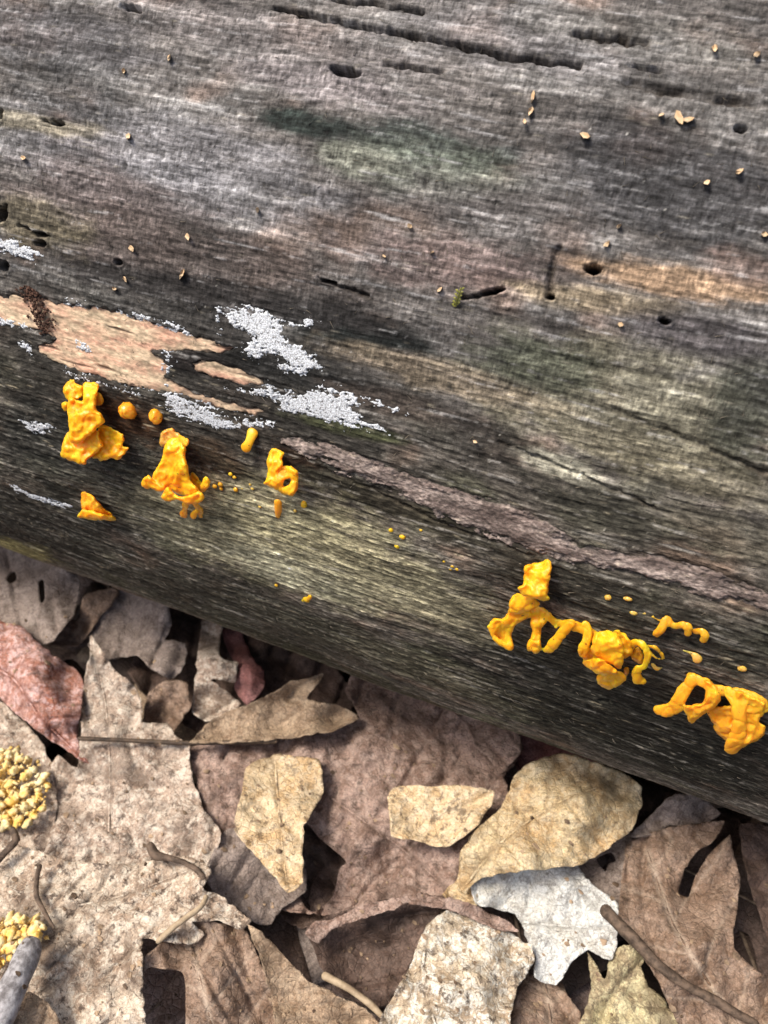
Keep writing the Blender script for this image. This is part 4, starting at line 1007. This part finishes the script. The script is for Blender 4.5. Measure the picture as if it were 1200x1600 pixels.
L('tan crumbling stalk end of leaf under the ochre leaf', [(692, 1395), (712, 1375), (722, 1330), (748, 1290), (770, 1330), (745, 1370), (748, 1412), (728, 1420), (700, 1410)], None, M_ochre, ctrl=[(700, 1395, 30), (750, 1310, 40), (735, 1400, 34)], amp=2, rag=2.5)
L('big smooth ochre leaf with rounded end resting against the log', [(716, 1384), (722, 1330), (752, 1288), (782, 1264), (796, 1236), (802, 1212), (832, 1190), (880, 1176), (935, 1192), (985, 1214), (1002, 1232), (1003, 1260), (988, 1296), (950, 1326), (900, 1354), (820, 1360), (752, 1372), (728, 1396)], None, M_ochre, ctrl=[(725, 1380, 38), (800, 1230, 50), (880, 1190, 54), (990, 1240, 50), (900, 1270, 62), (820, 1330, 56), (940, 1330, 46)], mid=[(722, 1390), (790, 1310), (880, 1250), (960, 1222)], amp=2, vsp=60)
L('pale grey-tan leaf fold under the log, beside the ochre leaf', [(985, 1306), (1010, 1280), (1048, 1242), (1085, 1238), (1125, 1270), (1100, 1288), (1050, 1290), (1010, 1308)], None, M_grey, ctrl=[(1000, 1300, 38), (1060, 1245, 44), (1115, 1275, 34), (1050, 1290, 36)], amp=1.5, curl=1)
L('brown lobed oak leaf with long slits, beneath the slanting twig', [(978, 1320), (1010, 1302), (1060, 1290), (1132, 1282), (1118, 1312), (1090, 1330), (1070, 1358), (1061, 1395), (1076, 1402), (1086, 1370), (1112, 1330), (1140, 1303), (1146, 1335), (1157, 1372), (1150, 1430), (1146, 1478), (1170, 1506), (1205, 1530), (1290, 1560), (1290, 1680), (1150, 1680), (1060, 1600), (1035, 1545), (1008, 1500), (992, 1470), (966, 1432), (972, 1370)], None, M_brown, ctrl=[(990, 1330, 38), (1110, 1295, 40), (1070, 1390, 36), (1140, 1320, 46), (1150, 1420, 42), (1020, 1420, 40), (1090, 1480, 46), (1180, 1550, 40), (1100, 1600, 34), (1250, 1620, 36)], mid=[(1180, 1640), (1110, 1540), (1050, 1440), (1012, 1330)], amp=2.2, vsp=90, rag=1.2)
L('dark brown leaf lobe beyond the long slit, under the end of the log', [(1156, 1285), (1200, 1290), (1300, 1310), (1320, 1560), (1240, 1530), (1208, 1498), (1190, 1440), (1172, 1380), (1158, 1330)], None, M_dark, ctrl=[(1160, 1300, 34), (1190, 1500, 24), (1290, 1400, 34)], amp=2)
L('yellowish lichen-covered leaf beneath the lower end of the slanting twig', [(918, 1488), (936, 1512), (945, 1530), (958, 1490), (975, 1478), (1004, 1476), (1004, 1510), (1012, 1540), (1040, 1562), (1060, 1600), (1080, 1680), (900, 1680), (905, 1600), (925, 1545)], None, M_lich, ctrl=[(925, 1495, 32), (990, 1485, 34), (1000, 1580, 30), (950, 1640, 26)], amp=2, rag=2.4)
L('small brown veined leaf low between the patchy and the lichen-covered leaf', [(820, 1530), (860, 1515), (892, 1560), (915, 1600), (920, 1690), (780, 1690), (795, 1600)], None, M_brown, ctrl=[(860, 1530, 18), (840, 1640, 24)], amp=3, mid=[(850, 1690), (860, 1600), (850, 1525)])
L('dark chocolate leaf with a pale ragged curled edge', [(478, 1452), (500, 1436), (545, 1420), (600, 1405), (660, 1398), (700, 1402), (676, 1440), (660, 1470), (640, 1510), (610, 1570), (575, 1575), (530, 1550), (500, 1510), (490, 1480)], None, M_dark, ctrl=[(490, 1450, 30), (600, 1410, 32), (690, 1405, 32), (560, 1500, 14), (600, 1560, 18)], amp=2.5)
L('pale ragged strip of leaf rim curling over the dark chocolate leaf', [(476, 1456), (492, 1440), (520, 1436), (560, 1416), (610, 1402), (660, 1396), (720, 1406), (780, 1432), (810, 1452), (790, 1456), (740, 1436), (690, 1420), (640, 1412), (600, 1424), (560, 1438), (520, 1450), (496, 1474), (486, 1470)], None, M_mauve, ctrl=[(480, 1460, 34), (560, 1425, 40), (660, 1402, 42), (800, 1450, 40)], amp=1, rag=2.4, sp=4)
L('pale patchy mouldy leaf with bleached spots, below the bleached leaf', [(672, 1440), (700, 1424), (760, 1438), (800, 1456), (828, 1478), (834, 1502), (808, 1550), (796, 1600), (800, 1690), (560, 1690), (590, 1600), (640, 1510), (655, 1470)], None, M_patchy, ctrl=[(690, 1435, 38), (820, 1490, 36), (640, 1520, 34), (720, 1540, 40), (700, 1650, 36)], mid=[(672, 1445), (660, 1520), (680, 1600), (720, 1680)], amp=2.5, vsp=55, rag=2)
L('large pale leaf with fine dark specks and a rounded notch', [(-80, 1330), (20, 1320), (110, 1345), (200, 1350), (290, 1338), (330, 1358), (318, 1388), (345, 1400), (392, 1440), (376, 1450), (345, 1440), (318, 1442), (300, 1438), (320, 1462), (295, 1475), (250, 1472), (225, 1465), (222, 1520), (228, 1600), (230, 1690), (-80, 1690)], None, M_pale2, ctrl=[(0, 1340, 33), (200, 1360, 35), (320, 1370, 42), (380, 1440, 38), (240, 1470, 42), (100, 1480, 38), (50, 1600, 34), (220, 1600, 38)], mid=[(-40, 1450), (75, 1424), (190, 1400), (300, 1358)], amp=2, vsp=64, rag=2)
L('brown leaf with two long folds, behind the pale leaf edge', [(225, 1500), (290, 1440), (330, 1440), (380, 1448), (405, 1500), (428, 1560), (435, 1690), (230, 1690), (226, 1600)], None, M_brown, ctrl=[(300, 1450, 34), (390, 1460, 34), (340, 1530, 40), (420, 1600, 30), (280, 1600, 34)], mid=[(340, 1690), (330, 1600), (300, 1480)], amp=2.5, holes=[[(226, 1520), (255, 1514), (285, 1520), (290, 1560), (284, 1640), (230, 1640)]], vsp=70)
L('long tan leaf edge running diagonally beside the dark chocolate leaf', [(386, 1444), (408, 1455), (440, 1490), (480, 1530), (530, 1556), (590, 1590), (620, 1690), (430, 1690), (428, 1580), (410, 1510)], None, M_tan, ctrl=[(395, 1455, 40), (480, 1535, 34), (590, 1600, 28), (440, 1600, 34)], amp=1.5, curl=2)
L('small tan leaf under the grey twig end', [(22, 1560), (50, 1550), (78, 1570), (95, 1600), (110, 1690), (0, 1690), (10, 1600)], None, M_tan, ctrl=[(40, 1565, 46), (60, 1640, 42)], amp=2)
L('mauve-tan leaf at the edge below the reddish pink leaf', [(-90, 1080), (0, 1095), (28, 1120), (60, 1150), (80, 1190), (90, 1260), (70, 1340), (20, 1360), (-90, 1380)], None, M_pale, ctrl=[(0, 1110, 24), (60, 1200, 26), (30, 1320, 30), (-80, 1200, 28)], amp=2)

# twigs and stems lying loose on the leaves
BARKT = plain_material('twig_bark_brown', (0.04, 0.028, 0.02), (0.15, 0.105, 0.075), 350, 0.75, 0.8)
GREYT = plain_material('twig_bark_grey', (0.12, 0.11, 0.11), (0.42, 0.41, 0.42), 300, 0.8, 0.8)
PALET = plain_material('stem_pale', (0.26, 0.19, 0.12), (0.42, 0.33, 0.22), 300, 0.7, 0.5)


def twig(label, pts, mat, name='twig', cat='twig', rough=0.25, n=10):
    q = catmull(np.array(pts, float), 6, False)
    C = grd(q[:, 0], q[:, 1], q[:, 2] * 0.001 + (0.0015 if cat == 'stem' else 0.0)); dist = np.linalg.norm(C - CAM, axis=1)
    V, F = tube_mesh(C, q[:, 3] * dist / FPX, n, 1.0, len(pts) + int(pts[0][0]), rough)
    return tag(mesh_obj(name, V, F, mat, origin=C[len(C) // 2]), label, cat, 'twigs and loose stems on the leaves')


twig('dark brown slanting twig with a cut pale tip, across the lobed oak leaf', [(948, 1424, 46, 9), (962, 1438, 46, 8), (985, 1462, 47, 8), (1020, 1500, 47.5, 7), (1060, 1532, 46, 6.5), (1110, 1560, 44, 6), (1180, 1600, 42, 5)], BARKT)
CUTM = plain_material('cut_wood', (0.42, 0.28, 0.17), (0.58, 0.42, 0.28), 700, 0.7, 0.3)
tw = bpy.data.objects[[o.name for o in COL.objects if o.name.startswith('twig')][-1]]
V, F = tube_mesh(grd(np.array([944.5, 946.5]), np.array([1420.5, 1422.5]), np.array([0.0462, 0.0462])), np.array([0.0013, 0.0016]), 9, 1, 3, 0.1)
mesh_obj('cut_end', V, F, CUTM, tw, origin=tw.location)
twig('short thick grey twig end beside the yellow crumbs', [(45, 1486, 52, 17), (30, 1520, 54, 17), (14, 1560, 54, 17), (-10, 1620, 52, 16)], GREYT, rough=0.2, n=14)
twig('dark curved leaf stem with a hooked swollen end on the pale leaf', [(236, 1322, 46, 6), (244, 1336, 45, 7), (262, 1340, 44.5, 4.5), (285, 1346, 45, 4), (306, 1358, 45, 4), (318, 1372, 44, 4), (316, 1384, 42, 3)], BARKT, 'leaf_stem', 'stem')
twig('straight pale stalk in the notch of the large pale leaf', [(248, 1470, 43, 4), (275, 1446, 46, 4), (312, 1418, 48, 4), (322, 1402, 47, 3.5)], PALET, 'leaf_stem', 'stem')
twig('thin black bent stem on the large pale leaf', [(62, 1354, 40, 3.5), (58, 1372, 40.5, 3), (57, 1400, 41, 3), (72, 1430, 41.5, 2.5), (84, 1450, 41, 2)], BARKT, 'leaf_stem', 'stem')
twig('thin pale stem lying along the dark chocolate leaf', [(508, 1525, 32, 5), (545, 1545, 33, 5), (580, 1570, 32, 4.5), (600, 1592, 31, 3)], PALET, 'leaf_stem', 'stem')
twig('thin black twisted stem at the edge, above the large pale leaf', [(-6, 1346, 38, 5), (10, 1330, 39, 4), (26, 1312, 39, 5), (20, 1296, 38, 4)], BARKT, 'leaf_stem', 'stem')

# yellow crumbly fungus crust on the leaves
YEL = plain_material('yellow_crust', (0.72, 0.44, 0.07), (0.82, 0.74, 0.48), 130, 0.8, 0.6)


def crumbs(label, poly, z, n, seed):
    rg = random.Random(seed); P = np.asarray(poly, float); lo, hi = P.min(0), P.max(0)
    V = []; F = []; k = 0
    while k < n:
        q = np.array([[rg.uniform(lo[0], hi[0]), rg.uniform(lo[1], hi[1])]])
        if not inside(q, P)[0]: continue
        k += 1
        c = grd(q[:, 0], q[:, 1], (z + rg.uniform(-2, 3)) * 0.001)[0]; r = 0.0004 + 0.0019 * rg.random() ** 2.5; sq = [rg.uniform(0.5, 1.4) for _ in range(3)]; b0 = len(V)
        for i in range(5):
            a = math.pi * (i + 0.5) / 5 - math.pi / 2
            for j in range(8):
                b = math.pi * j / 4; rr = r * rg.uniform(0.65, 1.35)
                V.append(c + np.array([math.cos(a) * math.cos(b), math.cos(a) * math.sin(b), math.sin(a) * 0.8]) * np.array(sq) * rr)
        for i in range(4):
            for j in range(8):
                F.append((b0 + i * 8 + j, b0 + i * 8 + (j + 1) % 8, b0 + (i + 1) * 8 + (j + 1) % 8, b0 + (i + 1) * 8 + j))
        F.append(tuple(b0 + 7 - j for j in range(8))); F.append(tuple(b0 + 32 + j for j in range(8)))
    o = mesh_obj('yellow_crust', np.array(V), F, YEL, origin=V[0])
    tag(o, label, 'crust', 'yellow crumbly crust on the leaves', 'stuff')


crumbs('big heap of yellow granular crust below the reddish pink leaf', [(-60, 1165), (20, 1168), (62, 1190), (76, 1225), (70, 1262), (40, 1290), (-60, 1300)], 33, 620, 1)
crumbs('small yellow granular crust at the tip of the grey twig', [(-30, 1440), (20, 1430), (66, 1440), (74, 1466), (45, 1480), (20, 1500), (-30, 1530)], 43, 240, 2)

# ------------------------------------------------------------------ small things on the log
FRS = plain_material('brown_frass', (0.035, 0.018, 0.012), (0.12, 0.06, 0.04), 900, 0.8, 0.5)
rg = random.Random(77); V = []; F = []; rail = catmull([(40, 450), (52, 470), (60, 490), (72, 512)], 1.0, False)
for k in range(240):
    q = rail[rg.randrange(len(rail))] + np.array([rg.gauss(0, 7), rg.gauss(0, 4)])
    c = hit(np.array([q[0]]), np.array([q[1]]), rg.uniform(0.0, 0.0009))[0]; r = rg.uniform(0.0002, 0.0007); b0 = len(V)
    for d in ((1, 0, 0), (-1, 0, 0), (0, 1, 0), (0, -1, 0), (0, 0, 1), (0, 0, -1)): V.append(c + np.array(d) * r * rg.uniform(0.6, 1.3))
    for a_, b_, c_ in ((0, 2, 4), (2, 1, 4), (1, 3, 4), (3, 0, 4), (2, 0, 5), (1, 2, 5), (3, 1, 5), (0, 3, 5)): F.append((b0 + a_, b0 + b_, b0 + c_))
tag(mesh_obj('frass', np.array(V), F, FRS, smooth=False, origin=V[0]), 'line of dark brown crumbs crossing the tan wood strip', 'crumbs', kind='stuff')

rg = random.Random(31); FIBM = plain_material('loose_fibre', (0.05, 0.042, 0.034), (0.22, 0.19, 0.145), 120, 0.8, 0.2); V = []; F = []
for k in range(1100):
    low = k < 160                                                    # many stand off the underside
    px = rg.uniform(-30, 1230); py = (848 + 0.367 * px - rg.uniform(2, 60)) if low else rg.uniform(-10, 848 + 0.367 * px - 40)
    c = xs(np.array([px]), np.array([py]))[0]; ln = rg.uniform(0.0008, 0.0026); a = rg.gauss(0, 0.6); w = rg.uniform(0.00005, 0.00012)
    if not low and rg.random() < 0.5: a += 1.5
    lift = rg.uniform(0.0004, 0.0014) if low else rg.uniform(0.0003, 0.0008)
    e = c + np.array([math.cos(a), math.sin(a)]) * ln; n_ = np.array([-math.sin(a), math.cos(a)]) * w; mh = float(macro(c[0], c[1]))
    b0 = len(V)
    for q, hh in ((c + n_, 0.0), (c - n_, 0.0), (c, 0.0002), (e, lift)): V.append(surf(q[0], q[1], mh + hh))
    F += [(b0, b0 + 1, b0 + 3), (b0 + 1, b0 + 2, b0 + 3), (b0 + 2, b0, b0 + 3)]
tag(mesh_obj('wood_fibre', np.array(V), F, FIBM, log, smooth=False, origin=ORG), 'fine loose fibres standing off the wood', kind='stuff')

FLK = plain_material('wood_flake', (0.50, 0.33, 0.18), (0.66, 0.50, 0.32), 500, 0.7, 0.4)
rg = random.Random(5)
flakes = [(1062, 184, 13, 6, 60), (1076, 186, 10, 5, -20), (832, 152, 11, 3, 100), (829, 173, 8, 4, 110), (915, 211, 9, 5, 10), (948, 381, 7, 4, -50), (1155, 267, 8, 4, -30), (1105, 284, 6, 4, -40), (1117, 75, 6, 5, 80), (1183, 84, 7, 4, -40), (640, 353, 5, 4, 30), (687, 452, 6, 3, -50), (293, 370, 6, 4, 70), (284, 428, 9, 3, 110), (205, 388, 6, 4, 60), (200, 213, 6, 4, 100), (402, 328, 5, 3, 80), (193, 110, 5, 3, 80), (264, 90, 6, 3, 100), (178, 451, 4, 3, 0), (195, 436, 6, 3, 60), (820, 190, 5, 3, 60), (967, 353, 5, 3, -50), (1034, 179, 5, 3, -40), (675, 394, 4, 2, -40), (36, 246, 5, 4, 0), (1195, 366, 6, 5, 0), (970, 507, 5, 4, 0), (600, 400, 4, 2, 30), (742, 690, 4, 3, 20)]
for k, (px, py, a, b, rot) in enumerate(flakes):
    t = math.radians(rot); ca, sa = math.cos(t), math.sin(t)
    sh = [(-1, -0.2), (-0.6, -0.9), (0.3, -0.8), (1, 0.1), (0.5, 0.8), (-0.4, 1.0)]
    pp = np.array([(px + (u * a * ca - v * b * sa) * rg.uniform(0.75, 1.1), py + (u * a * sa + v * b * ca) * rg.uniform(0.75, 1.1)) for u, v in sh])
    ht = np.array([rg.uniform(0.5, 1.6) for _ in sh]) * 0.001
    top = hit(pp[:, 0], pp[:, 1], ht + 0.0004); bot = hit(pp[:, 0], pp[:, 1], ht - 0.0012)
    V = np.concatenate([top, bot]); n = 6
    F = [tuple(range(n))[::-1], tuple(range(n, 2 * n))] + [(i, (i + 1) % n, n + (i + 1) % n, n + i) for i in range(n)]
    o = mesh_obj('wood_flake', V, F, FLK, smooth=False, origin=top.mean(0))
    tag(o, 'tiny tan flake of wood stuck to the upper side of the log', 'flake', 'loose flakes on the log')

MOSS = plain_material('moss', (0.16, 0.17, 0.03), (0.34, 0.32, 0.08), 700, 0.7, 0.3)
sp0 = empty('moss_sprig', hit(np.array([714.0]), np.array([478.0]))[0])
tag(sp0, 'tiny yellow-green moss sprig standing on the bare log', 'moss')
C = hit(np.array([712.0, 714, 717, 720]), np.array([478.0, 470, 460, 450]), np.array([0.0002, 0.001, 0.002, 0.003]))
V, F = tube_mesh(C, np.array([0.00025, 0.00022, 0.0002, 0.00015]), 6, 1); mesh_obj('stem', V, F, MOSS, sp0, origin=sp0.location)
for k in range(10):
    u = k / 10 * 3; i = int(u); b = C[i] + (C[i + 1] - C[i]) * (u - i)
    sd_ = 1 if k % 2 else -1
    tip = b + RM @ np.array([sd_ * 0.0011, 0.0005, 0.0003]); w = RM @ np.array([0.0001, 0.0005, 0.0])
    V = [b - w * 0.4, (b + tip) / 2 - w * 0.8, tip, (b + tip) / 2 + w * 0.8, (b + tip) / 2 + RM @ np.array([0, 0, 0.0002]), (b + tip) / 2 - RM @ np.array([0, 0, 0.0002])]
    F = [(0, 1, 4), (1, 2, 4), (2, 3, 4), (3, 0, 4), (1, 0, 5), (2, 1, 5), (3, 2, 5), (0, 3, 5)]
    mesh_obj('frond', V, F, MOSS, sp0, smooth=False, origin=sp0.location)

# ------------------------------------------------------------------ buried and surrounding litter (oak leaves of one build, many copies)
def oak_outline(L_, rg):
    pts = []; nl = 4
    t = np.linspace(0, 1, 41)
    w = L_ * 0.30 * np.sin(np.pi * t ** 0.8) ** 0.7 * (0.62 + 0.38 * np.cos(t * 2 * np.pi * nl + rg.uniform(0, 6)))
    w2 = L_ * 0.30 * np.sin(np.pi * t ** 0.8) ** 0.7 * (0.62 + 0.38 * np.cos(t * 2 * np.pi * nl + rg.uniform(0, 6)))
    a = np.stack([t * L_, w + 0.002], -1); b = np.stack([t * L_, -w2 - 0.002], -1)[::-1]
    return np.concatenate([a, b])


protos = []
for k in range(5):
    rg = random.Random(100 + k); L_ = 0.13 + 0.02 * k
    O = oak_outline(L_, rg); P, T, d = tri2d(O, (), 0.006, 0.3, 300 + k)
    zz = 0.004 * fbm(P[:, 0] * 18, P[:, 1] * 18, 3, 310 + k) + 0.5 * (P[:, 1] ** 2) * (1 if k % 2 else -1) * 2.0
    mid = np.exp(-np.abs(P[:, 1]) / 0.0012); m = len(P)
    V = np.concatenate([np.column_stack([P, zz]), np.column_stack([P, zz - 0.0005])])
    F = [tuple(q) for q in T.tolist()] + [tuple(q[::-1]) for q in (T + m).tolist()] + [(b_, a_, a_ + m, b_ + m) for a_, b_ in rim_edges(T)]
    me = mesh_obj('blade', V, F, [M_brown, M_dark, M_tan, M_grey, M_mauve][k], None, {'vein': np.concatenate([mid, mid])})
    q = np.column_stack([np.linspace(-0.03, L_ * 0.95, 16), np.zeros(16), np.zeros(16)])
    q[:, 2] = 0.0006 + np.array([zz[np.argmin((P[:, 0] - max(v, 0)) ** 2 + P[:, 1] ** 2)] for v in q[:, 0]])
    V, F = tube_mesh(q, np.linspace(0.0010, 0.0004, 16), 6, 1)
    ri = mesh_obj('midrib', V, F, RIBM, None)
    protos.append((me, ri))
rg = random.Random(11); used = set(); placed = 0
while placed < 150:
    buried = placed < 40
    if buried: x, y = rg.uniform(-0.30, 0.26), rg.uniform(-0.34, -0.09)
    else: x, y = rg.uniform(-1.0, 0.9), rg.uniform(-0.85, 0.75)
    if not buried:
        if -0.36 < x < 0.34 and -0.42 < y < 0.2: continue
        if abs(y) < 0.13: continue
    if buried and rg.random() < 0.0: continue
    k = rg.randrange(5); me, ri = protos[k]
    root = empty('litter_leaf', (x, y, rg.uniform(-0.010, 0.0) if buried else rg.uniform(-0.004, 0.02)))
    root.rotation_euler = (rg.uniform(-0.12, 0.12), rg.uniform(-0.10, 0.10), rg.uniform(0, 6.28))
    if k in used: b, r_ = me.copy(), ri.copy(); COL.objects.link(b); COL.objects.link(r_)
    else: b, r_ = me, ri; used.add(k)
    b.parent = root; r_.parent = root
    if buried: tag(root, 'brown oak leaf buried under the top leaves, showing only in gaps', 'leaf', 'buried leaves')
    else: tag(root, 'loose brown oak leaf of the surrounding litter', 'leaf', 'surrounding leaves')
    placed += 1

# ------------------------------------------------------------------ crumbs of leaf lying on the litter
CRM = plain_material('leaf_crumb', (0.05, 0.03, 0.02), (0.40, 0.29, 0.19), 90, 0.8, 0.3)
bpy.context.view_layer.update()
dg = bpy.context.evaluated_depsgraph_get(); rg = random.Random(9); V = []; F = []; n = 0; tries = 0
while n < 420 and tries < 3000:
    tries += 1
    g = grd(np.array([rg.uniform(-60, 1260)]), np.array([rg.uniform(860, 1660)]), np.array([0.03]))[0]
    ok, loc, nor, fi, ob, mx = SC.ray_cast(dg, Vector((g[0], g[1], 0.075)), Vector((0, 0, -1)))
    if not ok or loc.z < 0.004 or (ob.parent and ob.parent.name.startswith(('fallen_log', 'jelly'))): continue
    n += 1; r = rg.choice((0.0004, 0.0006, 0.0008, 0.0012)) * rg.uniform(0.7, 1.4); a0 = rg.uniform(0, 6.28); b0 = len(V); k = 5
    nv3 = np.array(nor); c = np.array(loc) + nv3 * 0.0001
    u = np.cross(nv3, [0.3, 0.8, 0.2]); u /= np.linalg.norm(u); w = np.cross(nv3, u)
    ring = [(math.cos(a0 + 2 * math.pi * j / k) * r * rg.uniform(0.6, 1.5), math.sin(a0 + 2 * math.pi * j / k) * r * rg.uniform(0.4, 1.0)) for j in range(k)]
    for p, q in ring: V.append(c + u * p + w * q + nv3 * rg.uniform(0.0002, 0.0006))
    for p, q in ring: V.append(c + u * p + w * q - nv3 * 0.0003)
    F += [tuple(b0 + j for j in range(k)), tuple(b0 + k + j for j in range(k))[::-1]] + [(b0 + j, b0 + k + j, b0 + k + (j + 1) % k, b0 + (j + 1) % k) for j in range(k)]
tag(mesh_obj('leaf_crumbs', np.array(V), F, CRM, smooth=False, origin=V[0]), 'crumbs of dead leaf sprinkled over the litter', 'crumbs', kind='stuff')
